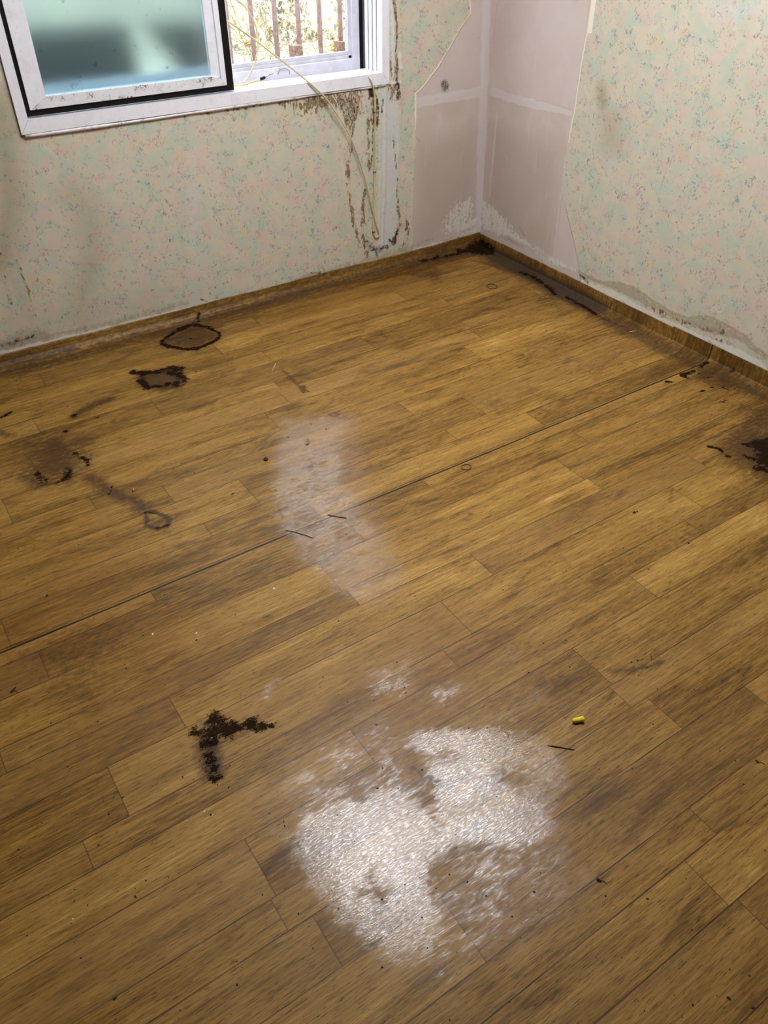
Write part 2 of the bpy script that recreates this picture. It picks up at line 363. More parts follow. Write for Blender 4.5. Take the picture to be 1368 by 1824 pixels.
def mat_board():
    t = NT('bare_lining_board'); pc = t.at('pc', True); m = t.atsep('stain'); k = t.atsep('stain_more')
    tape, white, black, light = m; damp = k[0]; brown = k[1]
    x, y, _ = t.sep(pc)
    weave = t.noise(t.scale(pc, (90.0, 900.0, 1)), 1.0, 2); weave2 = t.noise(t.scale(pc, (900.0, 60.0, 1)), 1.0, 2)
    nl = t.noise(pc, 6, 4, 0.6, 0.3); nz = t.noise(pc, 60, 5, 0.7); nv = t.noise(t.scale(pc, (30.0, 7.0, 1)), 1.0, 4, 0.6, 0.5); nf = t.noise(pc, 260, 3, 0.7)
    col = t.mix(t.ss(nl, 0.35, 0.7), sr(206, 190, 181), sr(214, 201, 194))
    col = t.mix(t.mul(t.add(weave, weave2), 0.14), col, sr(172, 156, 146))
    col = t.mix(t.mul(t.ss(t.add(damp, t.mul(t.sub(nl, 0.5), 0.7)), 0.2, 0.85), 0.5), col, sr(176, 163, 150))
    col = t.mix(t.mul(t.ss(t.add(light, t.mul(t.sub(nv, 0.5), 0.5)), 0.4, 0.6), 0.4), col, sr(216, 205, 204))
    col = t.mix(t.mul(t.ss(t.add(tape, t.mul(t.sub(nv, 0.5), 0.45)), 0.35, 0.65), 0.50), col, sr(222, 220, 220))
    col = t.mix(t.mul(t.ss(nv, 0.58, 0.72), 0.22), col, sr(220, 212, 204))
    col = t.mix(t.mul(t.ss(t.add(white, t.add(t.mul(t.sub(nz, 0.5), 1.1), t.mul(t.sub(nv, 0.5), 0.5))), 0.42, 0.62), 0.8), col, sr(226, 222, 212))
    col = t.mix(t.mul(t.ss(t.add(brown, t.mul(t.sub(nz, 0.5), 0.8)), 0.4, 0.7), 0.55), col, sr(128, 102, 74))
    bk = t.add(black, t.add(t.mul(t.sub(nz, 0.5), 0.9), t.mul(t.sub(nf, 0.5), 0.6)))
    col = t.mix(t.mul(t.ss(bk, 0.2, 0.6), 0.45), col, sr(108, 96, 92))
    col = t.mix(t.mul(t.ss(bk, 0.54, 0.70), 0.85), col, sr(52, 44, 42))
    nb = t.bump(t.add(weave, weave2), 0.25, 0.0005); nb = t.bump(nz, 0.25, 0.0012, nb); nb = t.bump(t.mul(white, nz), 0.5, 0.003, nb)
    return t.fin(col, 0.8, nb, Specular_IOR_Level=0.2)
def mat_white():
    t = NT('grimy_white_plastic'); o = t.obj(); g = t.noise(o, 16, 5, 0.65); f = t.noise(o, 130, 4, 0.7); l = t.noise(t.scale(o, (1, 1, 0.3)), 40, 3)
    c = t.mix(t.ss(g, 0.45, 0.75), sr(242, 242, 250), sr(232, 230, 236))
    c = t.mix(t.mul(t.ss(f, 0.62, 0.72), 0.55), c, sr(150, 140, 130))
    c = t.mix(t.mul(t.ss(l, 0.6, 0.8), 0.2), c, sr(190, 178, 168))
    return t.fin(c, 0.38, None, Specular_IOR_Level=0.45)
def mat_mould_white():
    t = NT('mould_flecked_plastic'); o = t.obj(); x, y, z = t.sep(o); f = t.noise(o, 150, 4, 0.75); g = t.noise(o, 22, 4, 0.6)
    c = t.mix(t.ss(g, 0.45, 0.75), sr(236, 234, 240), sr(214, 210, 212))
    c = t.mix(t.mul(t.ss(t.add(f, t.mul(t.ss(g, 0.45, 0.7), 0.12)), 0.62, 0.70), 0.9), c, sr(46, 38, 34))
    return t.fin(c, 0.4, None)
M_VINYL = mat_vinyl(); M_PAPER = mat_paper(); M_BOARD = mat_board(); M_WHITE = mat_white(); M_MWHITE = mat_mould_white()
M_BLACK = plain('black_rubber_and_gap', (0.006, 0.006, 0.006), 0.55, 0.3, spec=0.2)
M_CEIL = plain('dark_ceiling_paper', sr(140, 132, 122), 0.85, 0.06, 6)  # kept dark to cut light bounced off the unseen ceiling
M_BROWN = plain('dark_brown_wall', sr(74, 54, 38), 0.6, 0.15, 8)  # unseen walls, kept dark brown to cut bounced light
M_CORE = plain('wall_core_plaster', sr(190, 182, 172), 0.9, 0.1)
M_ALU = plain('dulled_white_aluminium', sr(206, 206, 216), 0.45, 0.10, 24)
M_CABLE = plain('cream_cable_sheath', sr(206, 196, 152), 0.5, 0.12, 25)
M_METAL = plain('nickel_plug', (0.55, 0.53, 0.5), 0.3, 0.2, metal=1.0)
M_BAR = plain('mauve_painted_iron', sr(206, 180, 178), 0.6, 0.25, 60)
M_RUST = plain('rusty_iron', sr(172, 146, 134), 0.8, 0.45, 90, bump=0.002)
M_TWIG = plain('dry_twig', sr(206, 190, 120), 0.7, 0.25, 60)
M_LEAF = plain('yellow_green_leaf', sr(196, 200, 90), 0.6, 0.2, 60)
M_BAND = plain('brown_rubber', sr(78, 32, 14), 0.5, 0.15, 80)
M_YEL = plain('yellow_foam', sr(232, 214, 20), 0.75, 0.08, 120, bump=0.0006)
M_CRUMB = plain('black_dirt', (0.012, 0.009, 0.007), 0.8, 0.4, 200)
M_SPLINT = plain('dark_wood_sliver', sr(70, 34, 22), 0.6, 0.3, 90)
M_PALE = plain('pale_straw', sr(176, 160, 138), 0.6, 0.15, 120)
M_TAN = plain('brown_straw', sr(128, 88, 48), 0.6, 0.2, 120)
M_AMBER = plain('amber_seed_husk', sr(196, 98, 20), 0.35, 0.2, 200)
M_CHIP = plain('white_plaster_chip', sr(226, 220, 208), 0.8, 0.1, 100)
def mat_lamp():
    t = NT('lit_lamp_diffuser'); t.fin((0.9, 0.9, 0.9), 0.5, None, Emission_Color=(0.965, 0.975, 1.0), Emission_Strength=LAMP_STRENGTH); return t.m
M_LAMP = mat_lamp()
def mat_glass():
    t = NT('frosted_teal_glass'); n = t.n; o = t.obj()
    d = t.noise(o, 30, 4, 0.6); dk = t.noise(o, 9, 3)
    tint = t.mix(t.mul(t.ss(d, 0.62, 0.74), 0.6), (0.80, 0.96, 1.0), (0.40, 0.46, 0.48))
    r = n.new('ShaderNodeBsdfRefraction'); r.distribution = 'GGX'; t.put(r.inputs['Color'], tint); r.inputs['Roughness'].default_value = 0.36; r.inputs['IOR'].default_value = 1.35
    g = n.new('ShaderNodeBsdfGlossy'); g.inputs['Roughness'].default_value = 0.3
    f = n.new('ShaderNodeBsdfDiffuse'); f.inputs['Color'].default_value = (0.40, 0.5, 0.5, 1)
    m1 = n.new('ShaderNodeMixShader'); m1.inputs[0].default_value = 0.07; t.t.links.new(r.outputs[0], m1.inputs[1]); t.t.links.new(f.outputs[0], m1.inputs[2])
    m2 = n.new('ShaderNodeMixShader'); m2.inputs[0].default_value = 0.05; t.t.links.new(m1.outputs[0], m2.inputs[1]); t.t.links.new(g.outputs[0], m2.inputs[2])
    t.t.links.new(m2.outputs[0], t.out.inputs['Surface']); return t.m
M_GLASS = mat_glass()
def mat_bank():
    t = NT('pale_gravelly_bank'); o = t.obj(); a = t.noise(o, 3, 5, 0.7); b = t.noise(o, 38, 6, 0.8, 0.5); c = t.noise(t.scale(o, (1, 1, 0.25)), 14, 4, 0.6)
    col = t.mix(t.ss(b, 0.42, 0.6), sr(96, 88, 76), sr(230, 226, 214))
    col = t.mix(t.mul(t.ss(a, 0.45, 0.65), 0.5), col, sr(234, 232, 190)); col = t.mix(t.mul(t.ss(c, 0.55, 0.7), 0.3), col, sr(216, 206, 200))
    return t.fin(col, 0.95, t.bump(b, 0.6, 0.01), Specular_IOR_Level=0.1)
M_BANK = mat_bank()
M_DIMMER = plain('dark_dimmer_slab', sr(44, 54, 56), 0.9, 0.25, 5)  # near-black colour of the slabs added behind the frosted pane
# ================================================================ ROOM
LX, RY, HZ = -3.06, -3.7, 2.36        # left wall, rear wall, ceiling height
# ---- floor
nx, ny = 766, 806
gx = np.linspace(LX, 0.0, nx); gy = np.linspace(-3.24, 0.0, ny); GX, GY = np.meshgrid(gx, gy)
def cvf(x, y): p = fl(x, y); return (p[0], p[1])
def floor_stains(u, v):
    s = Stains(u, v, cvf, 0.010, 16)
    # oval blistered ring near the back wall
    ring = [(288, 612), (291, 606), (303, 598), (320, 586), (345, 581), (368, 581), (378, 588), (388, 592), (391, 600), (380, 609), (368, 615), (350, 622), (338, 623), (320, 621), (300, 619), (288, 612)]
    s.line('black', ring, 0.0080, 1.0); s.line('black', [(310, 592), (345, 580), (372, 582)], 0.010, 0.75); s.area('brown', ring[:-1], 0.03, 0.62)
    s.line('black', [(300, 606), (325, 603), (350, 607)], 0.006, 0.5); s.area('brown', [(270, 620), (290, 590), (340, 570), (395, 580), (400, 605), (350, 632)], 0.05, 0.42)
    s.line('black', [(357, 566), (355, 575)], 0.008, 0.6); s.line('rust', [(385, 565), (405, 568)], 0.02, 0.6)
    # black-rimmed patch
    s.line('black', [(240, 663), (262, 664), (290, 660), (300, 656), (322, 660)], 0.017, 0.95); s.line('black', [(300, 663), (318, 668), (328, 677), (318, 684)], 0.020, 0.75)
    s.line('black', [(258, 668), (252, 678), (262, 692)], 0.012, 0.9); s.line('black', [(272, 689), (292, 688), (300, 684)], 0.009, 0.95); s.line('brown', [(280, 693), (315, 690)], 0.02, 0.7)
    s.area('brown', [(240, 662), (320, 655), (335, 680), (290, 700), (245, 690)], 0.03, 0.7)
    # wide brown damp patch on the left
    s.area('brown', [(60, 775), (120, 765), (160, 800), (160, 835), (125, 860), (60, 868), (30, 850), (45, 815)], 0.08, 0.62)
    s.line('black', [(65, 843), (72, 858), (84, 857)], 0.012, 0.55); s.line('black', [(124, 838), (120, 850), (108, 858)], 0.014, 0.62); s.line('rust', [(84, 858), (100, 862), (118, 852)], 0.015, 0.7)
    s.line('black', [(143, 812), (155, 820), (152, 828)], 0.008, 0.7); s.spot('black', 135, 807, 0.011, 0.7); s.spot('black', 116, 768, 0.008, 0.7); s.line('brown', [(40, 850), (70, 862)], 0.03, 0.6)
    s.line('brown', [(50, 790), (150, 790)], 0.05, 0.5); s.area('rust', [(50, 830), (120, 835), (120, 860), (60, 862)], 0.03, 0.5)
    s.spot('black', 131, 741, 0.011, 0.75); s.line('brown', [(131, 741), (150, 728), (195, 712)], 0.02, 0.75); s.line('black', [(2, 744), (20, 734)], 0.008, 0.85)
    s.spot('black', 175, 742, 0.006, 0.6); s.line('brown', [(0, 770), (20, 776)], 0.02, 0.5)
    s.line('brown', [(160, 850), (195, 875), (240, 892), (255, 905)], 0.03, 0.62); s.line('black', [(195, 880), (200, 868)], 0.006, 0.55)
    rg = [(262, 912), (275, 908), (295, 916), (304, 925), (298, 935), (284, 940), (262, 934), (262, 912)]
    s.line('brown', rg, 0.008, 0.85); s.line('black', [(262, 912), (280, 913)], 0.005, 0.62); s.line('black', [(280, 939), (298, 936)], 0.006, 0.55); s.area('brown', [(250, 900), (320, 915), (310, 955), (255, 945)], 0.05, 0.40)
    s.line('brown', [(350, 660), (400, 650)], 0.03, 0.35); s.area('grey', [(340, 640), (430, 630), (440, 665), (350, 680)], 0.06, 0.38)
    # scraped mould front left
    s.line('black', [(345, 1304), (372, 1297), (390, 1296)], 0.013, 0.6); s.line('black', [(385, 1278), (402, 1290), (404, 1300), (380, 1300)], 0.020, 0.72); s.line('black', [(410, 1292), (448, 1291)], 0.016, 0.72)
    s.line('black', [(455, 1296), (485, 1291)], 0.008, 0.85); s.line('black', [(366, 1322), (378, 1316)], 0.012, 0.85); s.line('brown', [(370, 1322), (382, 1370)], 0.024, 0.85)
    s.line('black', [(370, 1330), (384, 1372)], 0.014, 0.52); s.spot('black', 382, 1387, 0.012, 0.72); s.area('brown', [(350, 1280), (400, 1265), (450, 1285), (440, 1310), (395, 1312), (395, 1380), (370, 1380)], 0.03, 0.4)
    # big black mould at the right edge
    s.area('black', [(1335, 790), (1350, 780), (1400, 780), (1420, 850), (1380, 850), (1352, 828)], 0.02, 0.98); s.spot('black', 1330, 793, 0.014, 0.9); s.line('black', [(1330, 812), (1342, 818)], 0.010, 0.8)
    s.line('black', [(1355, 835), (1400, 850)], 0.02, 0.8); s.area('brown', [(1270, 785), (1310, 760), (1400, 740), (1400, 880), (1330, 850), (1295, 825)], 0.07, 0.62)
    s.line('black', [(1262, 795), (1280, 798), (1292, 812), (1300, 813)], 0.006, 0.75); s.area('brown', [(1270, 790), (1310, 795), (1305, 820), (1285, 815)], 0.03, 0.6)
    # the corner and the edge along the right wall
    s.area('black', [(828, 450), (845, 436), (860, 437), (885, 446), (875, 454), (850, 452)], 0.035, 1.15); s.line('black', [(815, 452), (850, 450)], 0.014, 0.8); s.line('brown', [(725, 478), (770, 466), (830, 452)], 0.03, 0.8)
    s.line('black', [(750, 470), (780, 462), (820, 455)], 0.010, 0.6); s.area('brown', [(690, 475), (780, 470), (790, 500), (770, 505), (720, 490), (700, 500)], 0.03, 0.42); s.line('rust', [(724, 490), (775, 475), (778, 492)], 0.010, 0.7)
    s.area('grey', [(855, 445), (880, 448), (960, 490), (1000, 512), (960, 510), (905, 485), (870, 470)], 0.05, 0.95); s.line('rust', [(845, 465), (880, 473), (900, 482)], 0.02, 0.8)
    s.line('black', [(928, 486), (950, 495), (975, 512), (990, 524)], 0.010, 0.92); s.line('black', [(1010, 530), (1040, 546), (1062, 559)], 0.009, 0.85); s.line('rust', [(900, 478), (935, 490), (975, 515), (1000, 530), (1080, 568)], 0.022, 0.85)
    s.line('brown', [(870, 450), (960, 500), (1060, 560), (1150, 600), (1250, 640)], 0.03, 0.5); s.area('grey', [(1000, 520), (1150, 590), (1260, 650), (1368, 700), (1368, 716), (1240, 665), (1100, 600), (1020, 560)], 0.05, 0.52)
    s.area('brown', [(930, 480), (1010, 520), (1000, 560), (960, 540)], 0.06, 0.4)
    rr = [(986, 519), (992, 514), (1001, 519), (1004, 526), (995, 528), (988, 524)]; s.line('rust', rr+[rr[0]], 0.006, 0.8)
    s.line('black', [(970, 532), (990, 530)], 0.003, 0.5)
    # black marks at the end of the seam
    s.line('black', [(1216, 668), (1232, 662)], 0.010, 0.98); s.line('black', [(1216, 668), (1222, 672)], 0.010, 0.98); s.line('black', [(1247, 654), (1257, 650)], 0.007, 0.95); s.line('black', [(1187, 680), (1194, 679)], 0.007, 0.9)
    s.line('black', [(1247, 698), (1257, 697)], 0.006, 0.95); s.line('black', [(1288, 690), (1296, 694)], 0.005, 0.75); s.area('brown', [(1235, 640), (1300, 650), (1330, 700), (1260, 690), (1225, 670)], 0.04, 0.5)
    for q in ((1238, 643), (1250, 645), (1243, 667), (1262, 666), (1256, 673), (1283, 717), (1290, 713), (1268, 690)): s.line('black', [q, (q[0]+7, q[1]-1)], 0.003, 0.62)
    s.spot('black', 1304, 667, 0.012, 0.5); s.spot('brown', 1312, 683, 0.02, 0.7)
    # small marks
    s.line('brown', [(505, 660), (535, 688)], 0.008, 0.6); s.area('brown', [(533, 688), (545, 686), (550, 696), (538, 698)], 0.010, 0.8); s.line('black', [(540, 699), (553, 697)], 0.003, 0.72)
    s.line('brown', [(589, 738), (597, 735), (604, 738), (598, 743), (589, 738)], 0.004, 0.75); s.area('rust', [(575, 745), (600, 735), (640, 740), (610, 755)], 0.02, 0.45)
    s.line('black', [(548, 783), (548, 794)], 0.003, 0.6); s.line('brown', [(495, 905), (505, 925)], 0.004, 0.6)
    s.area('brown', [(925, 1210), (1000, 1190), (1010, 1215), (950, 1240)], 0.03, 0.38); s.line('brown', [(1095, 1197), (1175, 1178)], 0.012, 0.5)
    s.area('brown', [(40, 1160), (200, 1110), (220, 1150), (100, 1210)], 0.12, 0.55); s.area('brown', [(100, 1210), (180, 1190), (170, 1240), (90, 1250)], 0.08, 0.45)
    s.line('brown', [(1165, 620), (1200, 640)], 0.05, 0.3); s.area('brown', [(0, 630), (60, 640), (160, 640), (60, 680), (0, 700)], 0.08, 0.35)
    s.line('brown', [(415, 660), (395, 668)], 0.015, 0.4); s.area('brown', [(700, 1640), (640, 1560), (660, 1540), (690, 1600)], 0.03, 0.3)
    s.line('brown', [(735, 1370), (800, 1408)], 0.008, 0.6)
    s.area('brown', [(870, 1000), (890, 1010), (860, 1020), (780, 1020)], 0.03, 0.3)
    s.spot('brown', 990, 745, 0.04, 0.3); s.spot('brown', 880, 720, 0.05, 0.35); s.spot('brown', 1010, 640, 0.05, 0.3)
    s.line('brown', [(0, 668), (150, 632), (300, 590), (520, 530), (700, 482), (830, 448)], 0.055, 0.60); s.line('brown', [(0, 655), (120, 628)], 0.06, 0.7)
    s.line('grey', [(860, 446), (950, 490), (1060, 548)], 0.075, 1.0); s.line('brown', [(930, 480), (1060, 548), (1180, 612), (1368, 712)], 0.07, 0.52); s.line('rust', [(700, 488), (780, 468), (850, 462), (900, 480)], 0.05, 0.5)
    s.area('brown', [(1300, 720), (1400, 700), (1420, 790), (1330, 780)], 0.07, 0.5)
    s.ch['brown'] = np.clip(s.ch['brown']*1.22, 0, 1.1)
    # worn and filmed areas that catch the light
    s.area('film', [(722, 1318), (745, 1302), (800, 1296), (860, 1295), (920, 1303), (965, 1322), (1000, 1350), (1012, 1400), (975, 1425), (995, 1465), (970, 1510), (900, 1520), (800, 1500), (765, 1450), (775, 1400), (735, 1350)], 0.028, 1.05)
    s.area('film', [(508, 1490), (545, 1450), (620, 1415), (700, 1395), (760, 1430), (830, 1500), (770, 1540), (770, 1600), (800, 1640), (770, 1700), (700, 1710), (620, 1660), (565, 1590), (530, 1530)], 0.035, 1.05)
    s.area('film', [(470, 1420), (520, 1350), (600, 1300), (680, 1285), (730, 1320), (780, 1400), (1000, 1420), (1035, 1540), (1040, 1600), (1000, 1650), (900, 1710), (800, 1765), (690, 1740), (600, 1660), (530, 1560)], 0.06, 0.50)
    s.area('film', [(480, 790), (500, 748), (560, 735), (625, 742), (620, 800), (625, 850), (655, 920), (700, 950), (728, 1020), (690, 1085), (620, 1070), (560, 1030), (500, 960), (478, 900)], 0.045, 0.72)
    s.area('film', [(640, 1270), (655, 1200), (720, 1160), (760, 1190), (740, 1230)], 0.04, 0.62); s.area('film', [(745, 1240), (770, 1215), (830, 1205), (840, 1230), (790, 1262)], 0.03, 0.66)
    s.area('film', [(895, 1175), (905, 1145), (920, 1155), (922, 1178)], 0.02, 0.62); s.line('film', [(470, 1245), (480, 1222), (500, 1213)], 0.010, 0.85); s.area('film', [(860, 1290), (900, 1250), (960, 1230), (960, 1270), (900, 1300)], 0.03, 0.5)
    s.area('haze_tint', [(455, 1480), (420, 1420), (500, 1300), (680, 1240), (760, 1290), (1000, 1340), (1040, 1480), (1060, 1620), (900, 1740), (700, 1780), (560, 1640)], 0.10, 0.8)  # reflection haze tinted into the colour around the filmed areas
    s.area('haze_tint', [(480, 740), (640, 730), (680, 900), (740, 1040), (650, 1100), (500, 980)], 0.05, 0.8)
    # bare clean marks inside the film
    for a in ([(640, 1590), (662, 1545), (700, 1590), (690, 1640)], [(875, 1375), (930, 1360), (985, 1395), (935, 1410), (890, 1400)], [(740, 1345), (800, 1335), (820, 1350), (760, 1365)]):
        h = Stains(u, v, cvf, 0.010, 16); h.area('x', a, 0.03, 1.0); s.ch['film'] = s.ch['film']*(1-0.6*h.get('x'))
    return s
fs = floor_stains(GX, GY)
GZ = (fbm(GX*3.1, GY*3.1, 2)-0.5)*0.004+(fbm(GX*11, GY*11, 2)-0.5)*0.0010
bl = Stains(GX, GY, cvf, 0.008, 20); bl.area('x', [(292, 608), (345, 584), (385, 597), (350, 618), (300, 617)], 0.02, 1.0); bl.area('x', [(262, 668), (298, 664), (300, 682), (268, 686)], 0.012, 0.6)
bl.area('x', [(1340, 790), (1400, 785), (1410, 845), (1365, 825)], 0.02, 1.2)
GZ = GZ+bl.get('x')*(0.003+0.006*fbm(GX*60, GY*60, 3))
ed = np.clip(np.minimum(-GY, -GX)/0.12, 0, 1); GZ = GZ*ed
me = grid_mesh('floor', GX, GY, GZ)
attr(me, 'stain', [fs.get('black'), fs.get('brown'), fs.get('film'), fs.get('grey')]); attr(me, 'stain_more', [fs.get('rust'), fs.get('haze_tint'), np.ones(GX.shape)]); vattr(me, 'pc', GX, GY)
floor = link('floor', me, M_VINYL); tag(floor, 'wood-print vinyl floor with mould spots, shiny worn patches and one open seam', kind='structure')
sx, sy = np.meshgrid(np.linspace(LX, 0, 3), np.array([RY, -3.24])); me = grid_mesh('floor_behind', sx, sy, sx*0, None, False); attr(me, 'stain', [sx*0]*4); attr(me, 'stain_more', [sx*0, sx*0, sx*0+1]); vattr(me, 'pc', sx, sy)
tag(link('floor', me, M_VINYL), kind='structure')
tag(MB().box((LX-0.1, RY-0.1, -0.10), (0.1, 0.1, -0.012)).build('floor', M_CORE), kind='structure')
# ---- skirting turned up from the same vinyl
def skirting(name, along, prof_c, prof_z, topfn, swap, nseg):
    """along: positions along the wall; prof_c: distance from the wall; prof_z: height"""
    n = len(prof_c); A = np.repeat(along[None, :], n, 0); Cc = np.repeat(np.array(prof_c)[:, None], len(along), 1).astype(float)
    zt = topfn(along); Z = np.array(prof_z)[:, None]/prof_z[-2]*np.ones_like(A); Z = Z*zt[None, :]
    Z[:3] = np.array(prof_z)[:3, None]
    Cc[1:-2] += ((fbm(A[1:-2]*6, A[1:-2]*0+3, 2)-0.5)*0.004)
    arc = np.concatenate([[0], np.cumsum(np.hypot(np.diff(prof_c), np.diff(prof_z)))]); U = -prof_c[0]+arc
    Ua = np.repeat(U[:, None], len(along), 1)
    if swap: X, Y = -Cc, A; pu, pv = Ua, A
    else: X, Y = A, -Cc; pu, pv = A, Ua
    me = grid_mesh(name, X, Y, Z); st = floor_stains(np.where(swap, np.minimum(pu, -0.004), pu), np.where(not swap, np.minimum(pv, -0.004), pv)) 
    fd = np.clip(1.35-Z/0.045, 0, 1); attr(me, 'stain', [st.get('black')*fd, np.maximum(st.get('brown')*(0.3+0.7*fd), 0.46), st.get('film')*0, st.get('grey')*(0.1+0.9*fd)]); attr(me, 'stain_more', [st.get('rust')*fd, st.get('haze_tint')*0, np.full(A.shape, 1.0 if swap else 0.0)]); vattr(me, 'pc', pu, pv)
    o = link(name, me, M_VINYL); tag(o, kind='structure'); return o
def dens(c, z, k=4):
    C2, Z2 = [], []
    for i in range(len(c)-1):
        for j in range(k): C2.append(c[i]+(c[i+1]-c[i])*j/k); Z2.append(z[i]+(z[i+1]-z[i])*j/k)
    return C2+[c[-1]], Z2+[z[-1]]
c_, z_ = dens([0.085, 0.060, 0.040, 0.022, 0.012, 0.009, 0.007], [-0.001, 0.004, 0.009, 0.020, 0.034, 0.048, 0.060]); c_.append(0.0); z_.append(0.0605)
top_back = lambda a: 0.057+0.006*np.clip((a+2.4)/1.6, 0, 1)+0.010*np.clip((a+0.30)/0.30, 0, 1)+(fbm(a*7, a*0, 3)-0.5)*0.006
sk = skirting('baseboard_back', np.arange(LX, -0.004, 0.006), c_, z_, top_back, False, 0)
tag(sk, 'brown vinyl skirting curving up the foot of the window wall')
c_, z_ = dens([0.070, 0.050, 0.028, 0.007, 0.006, 0.005, 0.004], [-0.001, 0.002, 0.007, 0.014, 0.034, 0.054, 0.070]); c_.append(0.0); z_.append(0.0702)
def top_right(a):
    t = 0.068+(fbm(a*9+3, a*0, 3)-0.5)*0.006
    t = np.where((a > -1.285) & (a < -0.9), 0.066-0.002*np.sin((a+0.9)*8), t); t = np.where(a <= -1.285, 0.073+0.003*np.clip((-1.285-a)/0.4, 0, 1), t)
    return t
sk = skirting('baseboard_right', np.arange(-3.24, -0.002, 0.006), c_, z_, top_right, True, 0)
tag(sk, 'brown vinyl skirting with upright grain along the foot of the right wall')
# joint in the right skirting where the seam runs up
p = rw(1273, 640)
# ---- wall surfaces
def cvb(x, y): p = bw(x, y); return (p[0], p[2])
def cvr(x, y): p = rw(x, y); return (p[1], p[2])
WX0, WX1, WZ0, WZ1 = -2.075, -0.585, 0.845, 2.02      # hole for the window
def u_lin(a, b, step): return np.linspace(a, b, int(round((b-a)/step))+1)
# bare board on the window wall (right strip carries the detail)
bx = np.concatenate([u_lin(LX, -0.70, 0.05)[:-1], u_lin(-0.70, 0.0, 0.005)]); bz = np.concatenate([u_lin(0.0, 1.2, 0.005)[:-1], u_lin(1.2, HZ, 0.04)])
BX, BZ = np.meshgrid(bx, bz)
sb = Stains(BX, BZ, cvb, 0.006, 30)
sb.line('tape', [(868, 0), (852, 411)], 0.026, 0.9); sb.area('tape', [(735, 176), (862, 152), (862, 172), (735, 193)], 0.006, 0.85); sb.area('light', [(742, 0), (872, 0), (862, 160), (735, 185)], 0.02, 0.8)
sb.line('white', [(735, 448), (790, 437), (845, 412)], 0.022, 0.8); sb.area('white', [(770, 420), (800, 360), (850, 330), (850, 412), (800, 432)], 0.06, 0.58)
sb.line('white', [(825, 405), (845, 395)], 0.014, 1.0); sb.area('damp', [(735, 250), (850, 230), (850, 400), (735, 450)], 0.08, 0.8)
sb.area('black', [(785, 143), (795, 141), (801, 150), (798, 163), (789, 166), (783, 155)], 0.008, 0.62); sb.line('black', [(735, 440), (770, 425)], 0.02, 0.42); sb.line('black', [(790, 430), (840, 416)], 0.008, 0.5)
sb.line('black', [(742, 244), (748, 252)], 0.004, 0.55); sb.spot('black', 799, 388, 0.005, 0.6); sb.spot('black', 782, 394, 0.004, 0.6); sb.spot('black', 852, 68, 0.004, 0.6); sb.spot('brown', 760, 150, 0.02, 0.4)
sb.line('brown', [(745, 163), (800, 150)], 0.012, 0.35)
keep = ~((BX[:-1, :-1] > WX0-0.05) & (BX[1:, 1:] < WX1+0.02) & (BZ[:-1, :-1] > WZ0) & (BZ[1:, 1:] < WZ1))
me = grid_mesh('wall_back', BX, BX*0+(fbm(BX*5, BZ*5, 2)-0.5)*0.001, BZ, keep)
attr(me, 'stain', [sb.get('tape'), sb.get('white'), sb.get('black'), sb.get('light')]); attr(me, 'stain_more', [sb.get('damp'), sb.get('brown')]); vattr(me, 'pc', BX, BZ)
wb = link('wall_back', me, M_BOARD); tag(wb, 'window wall with flowered wallpaper torn from bare board near the corner', kind='structure')
mb = MB(); T0, T1 = 0.003, 0.20
mb.box((LX-0.1, T0, 0), (WX0, T1, HZ)); mb.box((WX1, T0, 0), (0.1, T1, HZ)); mb.box((WX0, T0, 0), (WX1, T1, WZ0)); mb.box((WX0, T0, WZ1), (WX1, T1, HZ))
mb.build('masonry', M_CORE, wb)
# wallpaper on the window wall: right outline follows the tear
tear = [(838, -12), (838, 0), (840, 25), (835, 32), (822, 48), (812, 66), (803, 84), (795, 95), (783, 118), (770, 134), (757, 152), (750, 160), (742, 166), (742, 176), (741, 215), (740, 260), (738, 320), (736, 380), (735, 452)]
tb = [cvb(*q) for q in tear]; tz = [q[1] for q in tb][::-1]; tx = [q[0] for q in tb][::-1]
pz = np.concatenate([u_lin(0.050, 1.15, 0.004)[:-1], u_lin(1.15, HZ, 0.03)])
xe = np.interp(pz, tz, tx)+(fbm(pz*45, pz*0, 3)-0.5)*0.006
ss_ = np.concatenate([u_lin(0, 0.26, 0.02)[:-1], u_lin(0.26, 1.0, 0.0018)])
PX = LX+(xe[:, None]-LX)*ss_[None, :]; PZ = np.repeat(pz[:, None], len(ss_), 1)
sp = Stains(PX, PZ, cvb, 0.008, 26)
# rot under the right half of the window
sp.line('black', [(430, 182), (470, 176), (520, 170), (600, 160), (640, 155)], 0.007, 0.75); sp.line('brown', [(380, 192), (480, 178), (560, 168), (640, 160)], 0.016, 0.78)
sp.area('brown', [(490, 180), (600, 165), (645, 160), (640, 200), (630, 235), (610, 190), (575, 195), (540, 205), (510, 190)], 0.03, 0.78)
sp.area('brown', [(600, 165), (645, 165), (640, 210), (625, 240), (605, 195)], 0.02, 0.85); sp.line('brown', [(632, 210), (626, 240), (622, 280), (618, 330), (630, 400), (640, 430)], 0.012, 0.62)
sp.line('brown', [(630, 215), (624, 245)], 0.008, 0.85); sp.line('brown', [(648, 340), (645, 370), (643, 400)], 0.008, 0.8); sp.area('black', [(535, 175), (570, 170), (565, 185), (540, 190)], 0.012, 0.5)
sp.line('black', [(655, 138), (660, 150), (661, 170)], 0.012, 0.9); sp.line('black', [(672, 175), (674, 200), (672, 225)], 0.006, 0.85); sp.line('black', [(683, 178), (680, 200)], 0.004, 0.85); sp.line('brown', [(664, 160), (668, 220)], 0.020, 0.75)
sp.line('black', [(664, 215), (663, 250), (662, 290)], 0.004, 0.75); sp.line('brown', [(655, 215), (658, 300)], 0.012, 0.55); sp.line('brown', [(645, 380), (650, 440), (655, 455)], 0.012, 0.70)
